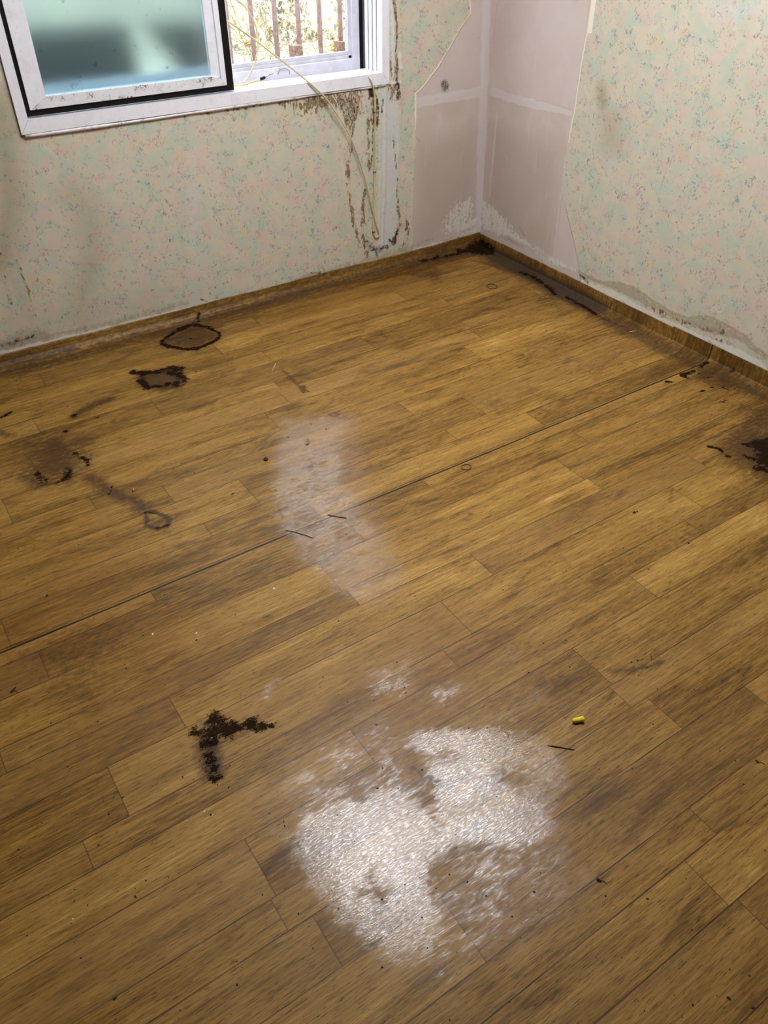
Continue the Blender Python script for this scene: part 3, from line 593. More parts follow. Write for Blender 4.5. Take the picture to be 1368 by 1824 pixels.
sp.line('black', [(650, 430), (668, 445), (690, 440)], 0.016, 0.62); sp.line('black', [(666, 440), (672, 455)], 0.010, 0.7); sp.line('black', [(694, 428), (702, 432), (708, 412)], 0.011, 0.78); sp.line('brown', [(706, 370), (712, 400), (700, 435)], 0.012, 0.62)
sp.line('brown', [(720, 380), (728, 420), (715, 440)], 0.014, 0.55); sp.line('brown', [(700, 240), (706, 300), (708, 360)], 0.006, 0.55)
sp.area('blue', [(672, 160), (708, 155), (712, 260), (706, 400), (690, 445), (672, 440), (676, 300)], 0.02, 0.95); sp.line('blue', [(605, 180), (640, 260), (640, 400)], 0.03, 0.5)
# peeled band right of the window
sp.line('white', [(697, 0), (700, 140)], 0.010, 0.75); sp.line('brown', [(703, -10), (705, 70), (706, 150)], 0.006, 0.85); sp.line('black', [(704, 20), (706, 120), (706, 165)], 0.0025, 0.85); sp.line('brown', [(696, 95), (699, 140)], 0.012, 0.75)
sp.line('black', [(706, 135), (709, 155), (707, 172)], 0.005, 0.9); sp.area('brown', [(690, 150), (712, 145), (712, 175), (695, 180)], 0.014, 0.6); sp.line('white', [(672, 152), (712, 146)], 0.007, 0.8)
sp.area('blue', [(692, 0), (703, 0), (704, 100), (694, 100)], 0.01, 0.9); sp.line('white', [(712, 95), (713, 120)], 0.012, 0.8)
# base of the wall
sp.line('tide', [(0, 618), (40, 608), (80, 600)], 0.030, 0.9); sp.line('black', [(5, 615), (60, 600)], 0.010, 0.6); sp.line('tide', [(80, 600), (200, 575), (330, 540)], 0.018, 0.6); sp.line('white', [(0, 628), (100, 605), (250, 570), (340, 548)], 0.010, 0.72)
sp.area('tide', [(560, 478), (640, 460), (740, 430), (740, 450), (640, 470), (560, 490)], 0.02, 0.6); sp.line('white', [(400, 535), (560, 495), (740, 448)], 0.008, 0.6); sp.line('tide', [(520, 500), (700, 452)], 0.018, 0.62)
sp.line('black', [(358, 534), (368, 536)], 0.004, 0.75); sp.line('black', [(552, 488), (570, 486)], 0.004, 0.72); sp.line('black', [(625, 473), (640, 470)], 0.005, 0.75); sp.line('black', [(596, 463), (606, 464)], 0.004, 0.65)
for q in ((287, 453), (508, 453), (422, 459), (318, 362), (383, 503), (355, 445), (600, 462), (495, 415)): sp.spot('black', q[0], q[1], 0.0022, 0.8)
# left part
sp.line('dust', [(0, 190), (8, 260), (20, 360), (0, 470)], 0.06, 0.8); sp.line('dust', [(135, 350), (160, 380), (170, 450), (140, 560)], 0.07, 0.55); sp.line('dust', [(30, 500), (60, 590)], 0.05, 0.4); sp.line('black', [(56, 300), (62, 350), (68, 440), (90, 475)], 0.0016, 0.62)
sp.line('brown', [(20, 440), (45, 500), (70, 590)], 0.006, 0.42); sp.line('brown', [(0, 450), (20, 540)], 0.008, 0.42); sp.line('white', [(330, 250), (340, 380), (355, 520)], 0.012, 0.34)
sp.line('blue', [(345, 280), (345, 520)], 0.05, 0.5); sp.area('dust', [(0, 560), (120, 540), (300, 500), (300, 560), (0, 630)], 0.10, 0.4)
sp.line('white', [(45, 243), (150, 226), (250, 210), (330, 200)], 0.007, 0.82); sp.line('black', [(185, 216), (255, 205)], 0.0045, 0.9); sp.line('black', [(40, 243), (60, 243)], 0.004, 0.7); sp.line('brown', [(330, 203), (420, 190)], 0.010, 0.6)
ed_ = np.clip(1-(xe[:, None]-PX)/0.012, 0, 1)
top = np.clip((PZ-0.60)/0.12, 0, 1); ed_ = np.where((xe[:, None]-PX) < 0.010*np.clip(0.35+top, 0, 1), 1.0, 0.0)*np.where(PZ < 0.5, 0.55+0*PZ, 1.0)
# lifting, folds and blisters of the damp paper
yy = 0.0012+(fbm(PX*4, PZ*4, 3)-0.5)*0.0012
q = Stains(PX, PZ, cvb, 0.004, 20); q.line('r', [(676, 152), (678, 300), (674, 450)], 0.004, 1.0); q.line('r', [(686, 152), (686, 300), (680, 445)], 0.005, 1.0); q.line('r', [(664, 200), (662, 440)], 0.005, 0.7); q.line('r', [(712, 0), (714, 170), (708, 300)], 0.004, 0.7); q.line('r', [(597, 190), (640, 330), (650, 440)], 0.02, 0.6)
q.area('r2', [(600, 170), (650, 165), (660, 440), (640, 440)], 0.04, 1.0)
yy = yy+q.get('r')*0.0045+q.get('r2')*0.004*fbm(PX*50, PZ*20, 3)+sp.get('brown')*0.002*fbm(PX*70, PZ*50, 3)
pad = np.clip(1-(xe[:, None]-PX)/0.02, 0, 1); yy = yy+pad*0.002*fbm(PZ*30, PZ*0+4, 2)
keep = ~((PX[:-1, :-1] > WX0) & (PX[1:, 1:] < WX1) & (PZ[:-1, :-1] > WZ0) & (PZ[1:, 1:] < WZ1))
me = grid_mesh('wallpaper', PX, -yy, PZ, keep)
attr(me, 'stain', [sp.get('brown'), sp.get('black'), sp.get('white'), sp.get('blue')]); attr(me, 'stain_more', [sp.get('tide'), sp.get('dust'), ed_]); vattr(me, 'pc', PX, PZ)
wp = link('wallpaper', me, M_PAPER, wb); so = wp.modifiers.new('thickness', 'SOLIDIFY'); so.thickness = 0.0008; so.offset = -1
# ---- right wall
cy = np.concatenate([u_lin(RY, -0.70, 0.05)[:-1], u_lin(-0.70, 0.0, 0.005)]); CY, CZ = np.meshgrid(cy, bz)
s2 = Stains(CY, CZ, cvr, 0.006, 30)
s2.line('tape', [(868, 0), (853, 411)], 0.016, 0.95); s2.line('tape', [(885, 200), (872, 350)], 0.010, 0.62); s2.area('tape', [(864, 152), (886, 158), (954, 178), (1020, 197), (1018, 207), (940, 192), (880, 172), (864, 172)], 0.006, 0.85)
s2.area('light', [(870, 0), (1050, 0), (1022, 195), (866, 155)], 0.01, 0.85); s2.area('light', [(1003, 349), (1016, 403), (1034, 482), (984, 470)], 0.004, 0.9); s2.line('tape', [(1018, 208), (1003, 311), (984, 472)], 0.0028, 1.0)
s2.area('damp', [(870, 220), (1010, 250), (985, 470), (853, 412)], 0.10, 0.85); s2.line('white', [(856, 395), (900, 412), (960, 450), (985, 465)], 0.030, 0.66); s2.area('white', [(853, 340), (890, 370), (930, 420), (900, 430), (853, 410)], 0.04, 0.62)
s2.area('white', [(985, 455), (1035, 480), (1030, 492), (985, 472)], 0.02, 0.62); s2.line('black', [(900, 425), (940, 440), (975, 458)], 0.02, 0.45); s2.line('black', [(925, 405), (935, 420)], 0.006, 0.5); s2.area('brown', [(860, 380), (1000, 440), (985, 470), (855, 410)], 0.03, 0.3)
s2.spot('white', 947, 179, 0.004, 1.0)
me = grid_mesh('wall_right', CY*0+(fbm(CY*5, CZ*5, 2)-0.5)*0.001, CY, CZ)
attr(me, 'stain', [s2.get('tape'), s2.get('white'), s2.get('black'), s2.get('light')]); attr(me, 'stain_more', [s2.get('damp'), s2.get('brown')]); vattr(me, 'pc', CY, CZ)
wr = link('wall_right', me, M_BOARD); tag(wr, 'right wall with flowered wallpaper beside a bare mauve board strip', kind='structure')
MB().box((0.003, RY-0.1, 0), (0.12, 0.003, HZ)).build('masonry', M_CORE, wr)
tear = [(1054, -12), (1053, 0), (1049, 30), (1045, 58), (1035, 110), (1027, 166), (1022, 200), (1014, 240), (1008, 280), (1003, 311), (1002, 349), (1009, 376), (1016, 403), (1022, 430), (1028, 457), (1031, 478), (1034, 496), (1036, 505)]
tb = [cvr(*q) for q in tear]; tz = [q_[1] for q_ in tb][::-1]; tx = [q_[0] for q_ in tb][::-1]
pz = np.concatenate([u_lin(0.055, 1.25, 0.004)[:-1], u_lin(1.25, HZ, 0.03)])
ye = np.interp(pz, tz, tx)+(fbm(pz*45, pz*0, 3)-0.5)*0.004
ss_ = np.concatenate([u_lin(0, 0.40, 0.02)[:-1], u_lin(0.40, 1.0, 0.0016)])
QY = RY+(ye[:, None]-RY)*ss_[None, :]; QZ = np.repeat(pz[:, None], len(ss_), 1)
s3 = Stains(QY, QZ, cvr, 0.006, 26)
tide = [(1022, 476), (1042, 490), (1065, 503), (1090, 503), (1112, 507), (1130, 513), (1160, 535), (1195, 556), (1225, 567), (1266, 565), (1298, 580), (1318, 592), (1338, 612), (1368, 634)]
s3.line('tide', tide, 0.009, 0.80)
s3.area('tide', tide+[(1368, 645), (1310, 605), (1250, 590), (1180, 560), (1100, 520), (1030, 490)], 0.012, 0.70)
s3.area('white', [(1030, 492), (1100, 520), (1180, 565), (1250, 595), (1320, 620), (1368, 650), (1368, 668), (1270, 612), (1200, 583), (1100, 536), (1030, 505)], 0.014, 0.8)
s3.line('black', [(1020, 482), (1036, 490), (1048, 503)], 0.009, 0.62); s3.line('black', [(1175, 563), (1215, 572)], 0.008, 0.45); s3.line('black', [(1250, 585), (1275, 590)], 0.012, 0.56); s3.line('brown', [(1150, 545), (1220, 575), (1290, 590)], 0.012, 0.45)
s3.line('brown', [(1275, 605), (1300, 612)], 0.010, 0.5); s3.line('brown', [(1022, 432), (1029, 458)], 0.0022, 0.9); s3.line('black', [(1264, 512), (1270, 505), (1256, 524), (1244, 540)], 0.0018, 0.62)
s3.line('dust', [(1070, 160), (1075, 185)], 0.030, 0.9); s3.line('brown', [(1062, 155), (1072, 165)], 0.008, 0.5); s3.area('dust', [(1060, 170), (1110, 200), (1112, 280), (1070, 270)], 0.05, 0.6)
for q_ in ((1092, 204), (1106, 212), (1106, 220), (1112, 250), (1080, 306), (1085, 225), (1095, 230), (1072, 245), (1103, 288), (1144, 334), (1060, 397), (1108, 240), (1076, 213)): s3.spot('black', q_[0], q_[1], 0.0028, 0.82)
s3.line('brown', [(1060, 188), (1048, 280), (1032, 400)], 0.0014, 0.55); s3.area('blue', [(1240, 0), (1368, 0), (1368, 40), (1280, 40)], 0.06, 0.7); s3.line('white', [(1200, 115), (1198, 132)], 0.0018, 0.9)
edm = np.where((ye[:, None]-QY) < np.where(QZ > 0.62, 0.010, 0.0035), 1.0, 0.0)
edm = np.maximum(edm, np.where(((ye[:, None]-QY) < 0.028) & (QZ > cvr(1045, 58)[1]), 1.0, 0.0)*0.95)
me = grid_mesh('wallpaper', -(0.0012+(fbm(QY*4, QZ*4, 3)-0.5)*0.0012)-np.clip(1-(ye[:, None]-QY)/0.02, 0, 1)*0.0015*fbm(QZ*30, QZ*0, 2), QY, QZ)
attr(me, 'stain', [s3.get('brown'), s3.get('black'), s3.get('white'), s3.get('blue')]); attr(me, 'stain_more', [s3.get('tide'), s3.get('dust'), edm]); vattr(me, 'pc', QY+7.3, QZ+2.1)
wp = link('wallpaper', me, M_PAPER, wr); so = wp.modifiers.new('thickness', 'SOLIDIFY'); so.thickness = 0.0008; so.offset = 1
# ---- the walls behind the viewer and the ceiling
for nm, X, Y in (('wall_left', np.full((2, 2), LX), np.array([[RY, 0.0], [RY, 0.0]])), ('wall_front', np.array([[LX, 0.0], [LX, 0.0]]), np.full((2, 2), RY))):
    Z = np.array([[0.0, 0.0], [HZ, HZ]]); me = grid_mesh(nm, X, Y, Z, None, False); attr(me, 'stain', [X*0]*4); attr(me, 'stain_more', [X*0]*3); vattr(me, 'pc', X+Y, Z)
    o = link(nm, me, M_BROWN); tag(o, kind='structure'); 
    if nm == 'wall_left': MB().box((LX-0.1, RY-0.1, 0), (LX-0.003, 0.003, HZ)).build('masonry', M_CORE, o)
    else: MB().box((LX-0.1, RY-0.12, 0), (0.1, RY-0.003, HZ)).build('masonry', M_CORE, o)
tag(MB().box((LX-0.1, RY-0.1, HZ), (0.12, 0.2, HZ+0.1)).build('ceiling', M_CEIL), kind='structure')
# ================================================================ CEILING LAMP
lamp = empty('ceiling_lamp', (LAMP_POS[0], LAMP_POS[1], HZ)); tag(lamp, 'flat white ceiling lamp in the middle of the room', 'lamp')
lw, ll = 0.98, 0.80
mb = MB().box((-lw/2, -ll/2, -0.05), (lw/2, ll/2, -0.001), 0.008); mb.build('housing', M_WHITE, lamp)
for sx_ in (-1, 1):
    mb = MB().box((sx_*0.31-0.135, -ll/2+0.02, -0.075), (sx_*0.31+0.135, ll/2-0.02, -0.049), 0.012); mb.build('diffuser', M_LAMP, lamp)
# ================================================================ WINDOW
win = empty('window_1', (-1.33, 0, WZ0)); tag(win, 'sliding window in a white frame, open on its right half', 'window', kind='structure')
def wpart(mbx, name, mat, par=win, smooth=False):
    o = mbx.build(name, mat, None, smooth); o.parent = par; o.matrix_parent_inverse = Matrix.Translation(tuple(-c for c in par.location)) if par is win else Matrix.Identity(4)
    return o
OX0, OX1, OZ0, OZ1 = -2.089, -0.570, 0.824, 2.06
IX0, IX1, IZ0, IZ1 = -2.056, -0.606, 0.868, 2.01
YF = -0.013
def prism(mbx, pts, a, b):
    """pts: outline (x, z); solid between y=a and y=b"""
    A = [mbx.bm.verts.new((x, a, z)) for x, z in pts]; B = [mbx.bm.verts.new((x, b, z)) for x, z in pts]; n = len(pts)
    mbx.bm.faces.new(A); mbx.bm.faces.new(B[::-1])
    for i in range(n): mbx.bm.faces.new((A[i], B[i], B[(i+1) % n], A[(i+1) % n]))
    return mbx
# casing with mitred corners
g = 0.0006
wpart(prism(MB(), [(OX0+g, OZ0), (OX1-g, OZ0), (IX1-g, IZ0), (IX0+g, IZ0)], YF, 0.03), 'sill_casing', M_WHITE)
wpart(prism(MB(), [(OX0, OZ0+g), (IX0, IZ0+g), (IX0, IZ1), (OX0, OZ1)], YF, 0.03), 'jamb_casing', M_WHITE)
wpart(prism(MB(), [(OX1, OZ0+g), (OX1, OZ1), (IX1, IZ1), (IX1, IZ0+g)], YF, 0.003), 'jamb_casing', M_WHITE)
wpart(prism(MB(), [(OX0, OZ1), (IX0, IZ1), (IX1, IZ1), (OX1, OZ1)], YF, 0.03), 'head_casing', M_WHITE)
# sealing strip under the sill casing
mb = MB().tube([(OX0+0.01, -0.006, OZ0-0.006), (-1.7, -0.007, OZ0-0.008), (-1.2, -0.006, OZ0-0.005), (-0.75, -0.005, OZ0-0.006), (OX1-0.01, -0.006, OZ0-0.003)], 0.006, 8, 8, rs=[0.007, 0.005, 0.007, 0.004, 0.006, 0.005])
wpart(mb, 'sealant', M_MWHITE)
# ribbed channels for the sashes: bottom, right, left, head
mb = MB(); mb.box((IX0, 0.0, WZ0), (IX1, 0.155, 0.858))
for yv in (0.034, 0.060, 0.088, 0.112): mb.box((IX0, yv, 0.857), (IX1, yv+0.004, 0.866), 0.001)
wpart(mb, 'bottom_track', M_WHITE)
M_GROOVE = plain('grimy_shaded_groove', sr(128, 124, 132), 0.7, 0.2, 30)  # dirty grooves, also darkened in colour to stand in for recess shade
def side_track(xa, xb, sg):
    o = wpart(MB().box((min(xa, xb), 0.002, WZ0), (max(xa, xb), 0.155, WZ1)), 'side_track', M_GROOVE)
    for yv in (0.014, 0.046, 0.078, 0.110):
        mb = MB(); xm = xb+sg*0.008; mb.box((min(xb, xm), yv-0.011, 0.858), (max(xb, xm), yv+0.011, IZ1), 0.004)
        q = mb.build('track_rib', M_WHITE); q.parent = o
side_track(WX1, -0.600, -1); side_track(WX0, -2.062, 1)
mb = MB(); mb.box((IX0, 0.03, 2.0), (IX1, 0.155, WZ1)); wpart(mb, 'head_track', M_WHITE)
# outer fixed frame seen through the open half
FX0, FX1 = -2.05, -0.624
mb = MB(); mb.box((FX0, 0.135, 0.862), (FX1, 0.170, 0.905), 0.002); mb.box((FX0, 0.150, 0.905), (FX1, 0.172, 0.916), 0.001); mb.box((FX0, 0.158, 0.916), (FX1, 0.176, 0.930), 0.001)
wpart(mb, 'outer_rail', M_ALU)
mb = MB(); mb.box((FX1-0.034, 0.136, 0.864), (FX1, 0.170, 2.0), 0.002); mb.box((FX1-0.048, 0.150, 0.90), (FX1-0.033, 0.172, 2.0), 0.001); wpart(mb, 'outer_stile', M_ALU)
mb = MB(); mb.box((FX1+0.0005, 0.140, 0.862), (-0.604, 0.150, 2.0)); wpart(mb, 'dark_gap_strip', M_BLACK)  # black strip standing in for the dark gap beside the outer stile
# ---- the frosted sash
sash = empty('sliding_sash', (-1.66, 0.0, 0.873)); 
sash.parent = win; sash.matrix_parent_inverse = Matrix.Translation((1.33, 0, -WZ0))
def spart(mbx, name, mat):
    o = mbx.build(name, mat); o.parent = sash; o.matrix_parent_inverse = Matrix.Translation((1.66, 0, -0.873)); return o
SX0, SX1, SZ0, SZ1 = -2.054, -1.276, 0.8735, 1.99
mb = MB(); yb0, yb1 = 0.002, 0.030
prism(mb, [(SX0, SZ0), (SX1, SZ0), (SX1-0.031, SZ0+0.022), (SX0+0.017, SZ0+0.022)], yb0, yb1); prism(mb, [(SX0, SZ0), (SX0+0.017, SZ0+0.022), (SX0+0.017, SZ1), (SX0, SZ1)], yb0, yb1)
prism(mb, [(SX1, SZ0), (SX1, SZ1), (SX1-0.031, SZ1), (SX1-0.031, SZ0+0.022)], yb0, yb1)
spart(mb, 'black_seal', M_BLACK)
AX0, AX1, AZ0 = SX0+0.015, SX1-0.030, SZ0+0.021
GX0, GX1, GZ0 = -1.977, -1.362, 0.931
spart(prism(MB(), [(AX0, AZ0), (GX0, GZ0), (GX0, SZ1), (AX0, SZ1)], -0.004, 0.026), 'stile', M_WHITE)
mb = prism(MB(), [(AX1, AZ0), (AX1, SZ1), (AX1-0.020, SZ1), (AX1-0.020, GZ0-0.014)], -0.004, 0.026)
mb.box((GX1, 0.004, GZ0-0.008), (AX1-0.019, 0.022, SZ1), 0.003); spart(mb, 'stile', M_WHITE)
spart(prism(MB(), [(AX0+g, AZ0), (AX1-g, AZ0), (AX1-0.020-g, GZ0-0.014), (GX1, GZ0-0.002), (GX0+g, GZ0)], -0.004, 0.026), 'bottom_rail', M_MWHITE)
spart(MB().box((AX0, -0.004, SZ1-0.04), (AX1, 0.026, SZ1+0.004)), 'top_rail', M_WHITE)
mb = MB().box((SX1-0.002, 0.004, SZ0), (SX1+0.004, 0.028, SZ1)); spart(mb, 'edge_strip', M_WHITE)
spart(MB().box((GX0-0.008, 0.010, GZ0-0.010), (GX1+0.012, 0.014, SZ1-0.03)), 'pane', M_GLASS)
# ================================================================ OUTDOORS
bank = [];
ux, uz = np.meshgrid(np.linspace(-3.6, 1.6, 180), np.linspace(0.2, 1.95, 70)); by = 1.25+(uz-0.8)*0.25+(fbm(ux*3, uz*3, 4)-0.5)*0.35
me = grid_mesh('wall_outside', ux, by, uz); bk = link('wall_outside', me, M_BANK); tag(bk, 'pale stony bank outside the window behind the iron bars', kind='structure')
so = bk.modifiers.new('t', 'SOLIDIFY'); so.thickness = 0.2; so.offset = -1
tag(MB().box((-3.6, 0.2, 0.70), (1.6, 1.2, 0.80)).build('trim_1', plain('outdoor_ledge', sr(190, 184, 170), 0.9, 0.2, 20)), 'pale concrete ledge outside below the window', kind='structure')
# added dark slabs, shaped to give the frosted pane its dim and bright areas
def slab(pts, y0, y1):
    mbx = MB(); A = [mbx.bm.verts.new((x, y0, z)) for x, z in pts]; B = [mbx.bm.verts.new((x, y1, z)) for x, z in pts]; n = len(pts)
    mbx.bm.faces.new(A); mbx.bm.faces.new(B[::-1])
    for k in range(n): mbx.bm.faces.new((A[k], B[k], B[(k+1) % n], A[(k+1) % n]))
    return mbx
def zx(x, y): c = bw(x, y, 0.46); return (c[0], c[2])
L0, L1, L2 = zx(20, 42), zx(228, 44), zx(258, 150)
tag(slab([(-2.6, 0.80), (L2[0], 0.80), L1, (-2.6, L0[1])], 0.46, 0.54).build('pane_dimmer', M_DIMMER), 'dark slab added behind the frosted pane to dim its lower left', 'block')
R0, R1, R2 = zx(262, 40), zx(345, 150), zx(400, 42)
tag(slab([(R1[0], 0.80), (R2[0]+0.02, 0.80), (R2[0]+0.02, R2[1]), R0], 0.46, 0.54).build('pane_dimmer', M_DIMMER), 'dark slab added behind the frosted pane to dim its right edge', 'block')
# iron bars
gr = empty('window_grille', (-0.9, 0.33, 0.80)); tag(gr, 'mauve iron bars standing outside the open half of the window', 'grille')
barx = []
for (x0, y0), (x1, y1) in (((444, 0), (454, 100)), ((487, 0), (494.5, 95)), ((529, 0), (533.5, 80)), ((567.5, 0), (571.5, 90)), ((605, 0), (607, 78)), ((619, 0), (623, 92))):
    b0 = bw((x0+x1)/2, (y0+y1)/2, 0.33)[0]; barx.append(b0)
d = barx[1]-barx[0]; extra = [barx[0]-d*k for k in range(1, 3)]
for b0 in barx+extra:
    o = MB().tube([(b0+0.9, 0, 0), (b0+0.9, 0, 1.2)], 0.0105, 12).build('bar', M_BAR, gr)
for px_, py_, wd in ((527.5, 93, 0.021), (605, 86, 0.015)):
    c = bw(px_, py_, 0.32); MB().box((c[0]-wd+0.9, -0.035, c[2]-0.033-0.8), (c[0]+wd+0.9, 0.018, c[2]+0.028-0.8), 0.003).build('bracket', M_RUST, gr)
MB().box((extra[-1]+0.87, -0.02, 0.02), (barx[-1]+0.95, 0.02, 0.05)).build('lower_rail', M_BAR, gr)
# dry twigs among the bars
mb = MB(); rng = random.Random(5)
for k in range(46):
    px_ = rng.uniform(425, 618); py_ = rng.uniform(70, 108); c = bw(px_, py_, rng.uniform(0.36, 0.42)); P = [Vector(c)]; dr = Vector((rng.uniform(-1, 1), rng.uniform(-0.2, 0.2), rng.uniform(-0.1, 0.9))).normalized()
    for j in range(6): P.append(P[-1]+Vector((dr.x, 0, dr.z))*0.03); dr = (dr+Vector((rng.uniform(-.5, .5), 0, rng.uniform(-.6, .4)))*0.5).normalized()
    mb.tube(P, 0.0014, 5)
for k in range(7):
    c = Vector(bw(rng.uniform(440, 610), 120, 0.42)); P = [c]; dr = Vector((rng.uniform(-.6, .6), 0, 1)).normalized()
    for j in range(10): P.append(P[-1]+dr*0.045); dr = (dr+Vector((rng.uniform(-.4, .4), 0, rng.uniform(-.2, .2)))*0.6).normalized()
    mb.tube(P, 0.0017, 5)
wd = mb.build('dry_weeds', M_TWIG); tag(wd, 'tangle of thin dry yellow stems growing outside behind the bars', 'weeds', kind='stuff')
mb = MB()
for k in range(40):
    c = bw(rng.choice([rng.uniform(578, 600), rng.uniform(445, 460), rng.uniform(590, 612)]), rng.uniform(76, 102), rng.uniform(0.37, 0.42)); mb.blob(c, (0.008, 0.002, 0.005), 1, 0.3, rng.uniform(0, 3))
lf = mb.build('leaves', M_LEAF, wd)
# ================================================================ CABLES
def P3(l): return [tuple(bw(x, y, Y)) for x, y, Y in l]
long_c = empty('coaxial_cable', tuple(bw(412, 42, 0.05))); tag(long_c, 'long cream cable drooping from the open window down the wall and looping up', 'cable')
def cpart(parent, mbx, name, mat):
    o = mbx.build(name, mat); o.parent = parent; o.matrix_parent_inverse = Matrix.Translation(-Vector(parent.location)); return o
pts = P3([(395, 30, 0.07), (412, 42, 0.06), (450, 68, 0.045), (490, 99, 0.02), (530, 130, -0.005), (556, 152, -0.022), (580, 175, -0.028), (600, 203, -0.030), (622, 240, -0.028), (640, 285, -0.024), (652, 325, -0.020), (660, 358, -0.016), (667, 388, -0.013), (673, 408, -0.012), (676, 416, -0.012), (674, 421, -0.011), (669, 422, -0.011), (666, 416, -0.010), (665, 404, -0.010), (666, 360, -0.010), (667.5, 306, -0.011), (668, 255, -0.011), (668, 200, -0.012), (667, 170, -0.014), (664, 152, -0.020), (660, 142, -0.020), (656, 136, -0.010)])
cpart(long_c, MB().tube(pts, 0.0032, 10, 6), 'sheath', M_CABLE)
for px_, py_ in ((665.5, 413), (667.5, 306), (667.5, 200)):
    c = bw(px_, py_, -0.009); cpart(long_c, MB().box((c[0]-0.006, -0.015, c[2]-0.0015), (c[0]+0.006, -0.001, c[2]+0.0015)), 'cable_clip', M_BLACK)
sc = empty('aerial_cable', tuple(bw(430, 150, 0.05))); tag(sc, 'short cream cable with a metal plug lying on the window sill', 'cable')
pts = P3([(415, -12, 0.10), (422, 0, 0.095), (436, 11, 0.09), (447, 28, 0.08), (455, 46, 0.075), (459.5, 68, 0.07), (458.5, 92, 0.07), (453, 115, 0.07), (444, 133, 0.075), (433, 147, 0.07)])
cpart(sc, MB().tube(pts, 0.003, 10, 6), 'sheath', M_CABLE)
pts = P3([(408, 151, 0.030), (422, 152, 0.030), (436, 150.5, 0.032), (452, 145, 0.04), (463, 141.5, 0.045)])
cpart(sc, MB().tube(pts, 0.0043, 10, 6), 'lead', M_CABLE)
pts = P3([(463, 141.5, 0.045), (471.5, 138, 0.048)]); cpart(sc, MB().tube(pts, 0.0055, 12), 'collar', M_BLACK)
pts = P3([(471.5, 138, 0.048), (478, 134, 0.05), (486, 131, 0.052)]); cpart(sc, MB().tube(pts, 0.0045, 12, rs=[0.0035, 0.005, 0.0035]), 'plug', M_METAL)
pts = P3([(495, 133, 0.125), (497, 126, 0.126), (503, 122.5, 0.128), (511, 123, 0.128), (515.5, 127, 0.126), (516, 132, 0.124)])
o = MB().tube(pts, 0.0013, 6, 5).build('bent_wire', M_TAN); tag(o, 'small bent brown wire hook standing on the window track', 'wire')
# ================================================================ SMALL THINGS ON THE FLOOR
def zf(x, y):                    # height of the vinyl at a floor point
    x = min(max(x, LX), -0.001); y = min(max(y, -3.23), -0.001); j = int(round((x-LX)/(0-LX)*(nx-1))); i = int(round((y+3.24)/3.24*(ny-1)))
    i0, i1, j0, j1 = max(i-1, 0), min(i+2, ny), max(j-1, 0), min(j+2, nx)
    return float(GZ[i0:i1, j0:j1].max())
def F3(x, y, h=0.0): p = fl(x, y); return Vector((p[0], p[1], zf(p[0], p[1])+h))
# ear plug
a, b = F3(1019, 1287, 0.0062), F3(1037, 1284, 0.0066)
ax = (b-a).normalized(); pl = empty('ear_plug', tuple(a)); tag(pl, 'yellow foam ear plug lying on the floor near the shiny patch', 'ear plug')
prf = [(0.0, 0.0012), (0.001, 0.0036), (0.003, 0.0050), (0.007, 0.0057), (0.013, 0.0059), (0.0165, 0.0060), (0.018, 0.0066), (0.0215, 0.0067), (0.0225, 0.0060)]
bm_ = MB(); rings = []
u = ax.cross(Vector((0, 0, 1))).normalized(); w = u.cross(ax).normalized(); L = (b-a).length/0.0205
for s_, r_ in prf:
    rings.append([bm_.bm.verts.new(ax*(s_*L)+(u*math.cos(t_)+w*math.sin(t_))*r_) for t_ in [2*math.pi*k/20 for k in range(20)]])
for A, B in zip(rings[:-1], rings[1:]):
    for k in range(20): f_ = bm_.bm.faces.new((A[k], A[(k+1) % 20], B[(k+1) % 20], B[k])); f_.smooth = True
bm_.bm.faces.new(rings[0][::-1]); bm_.bm.faces.new(rings[-1]); bm_.build('foam_body', M_YEL, pl)
# rubber bands
def band(cx, cy_, rx, ry, rot, label, th=0.0014):
    c = F3(cx, cy_); o = MB().tube([F3(cx+rx*math.cos(t_)*math.cos(rot)-ry*math.sin(t_)*math.sin(rot), cy_+rx*math.cos(t_)*math.sin(rot)+ry*math.sin(t_)*math.cos(rot), th) - c + Vector((0, 0, 0)) for t_ in [2*math.pi*k/18+0.02*random.uniform(-1, 1) for k in range(18)]], th, 8, 3, closed=True).build('rubber_band', M_BAND)
    o.location = c; tag(o, label, 'rubber band', 'brown rubber bands dropped on the floor')
band(830.5, 832, 9.2, 4.8, -0.08, 'brown rubber band touching the open floor seam')
band(876, 510.5, 9.5, 4.0, 0.12, 'brown rubber band nearest the room corner, on bare floor', 0.0014)
band(1080, 568, 5.5, 2.6, 0.2, 'small rusty brown loop on the floor close to the right skirting', 0.0011)
band(624, 502, 9, 3.6, 0.0, 'faint brown rubber band beside the back skirting below the window', 0.0009)
# sticks
def stick(px_, r, mat, name, label, cat, rs=None, sm=4):
    P = [F3(*q_, r) for q_ in px_]; c = P[0].copy(); o = MB().tube([p_-c for p_ in P], r, 6, sm, rs=rs).build(name, mat); o.location = c; tag(o, label, cat); return o
stick([(509, 945), (522, 947), (533, 950), (545, 953.5), (557, 958.5)], 0.0018, M_PALE, 'straw', 'pale bent straw crossing the seam left of the brown one', 'straw', [0.0016, 0.002, 0.0012])
stick([(584, 918), (600, 921), (617, 923.5)], 0.0016, M_TAN, 'straw', 'thin brown straw crossing the seam right of the pale one', 'straw')
stick([(975, 1328), (985, 1329.5), (1000, 1332), (1023, 1336)], 0.0011, M_SPLINT, 'wood_sliver', 'dark needle-like wood sliver at the right rim of the shiny patch', 'splinter', [0.0005, 0.0018, 0.0016, 0.0013, 0.0009])
stick([(491, 649), (484.5, 663)], 0.0025, M_PALE, 'paper_roll', 'tiny grey-white rolled paper stub on the floor under the window wall', 'stub', sm=2)
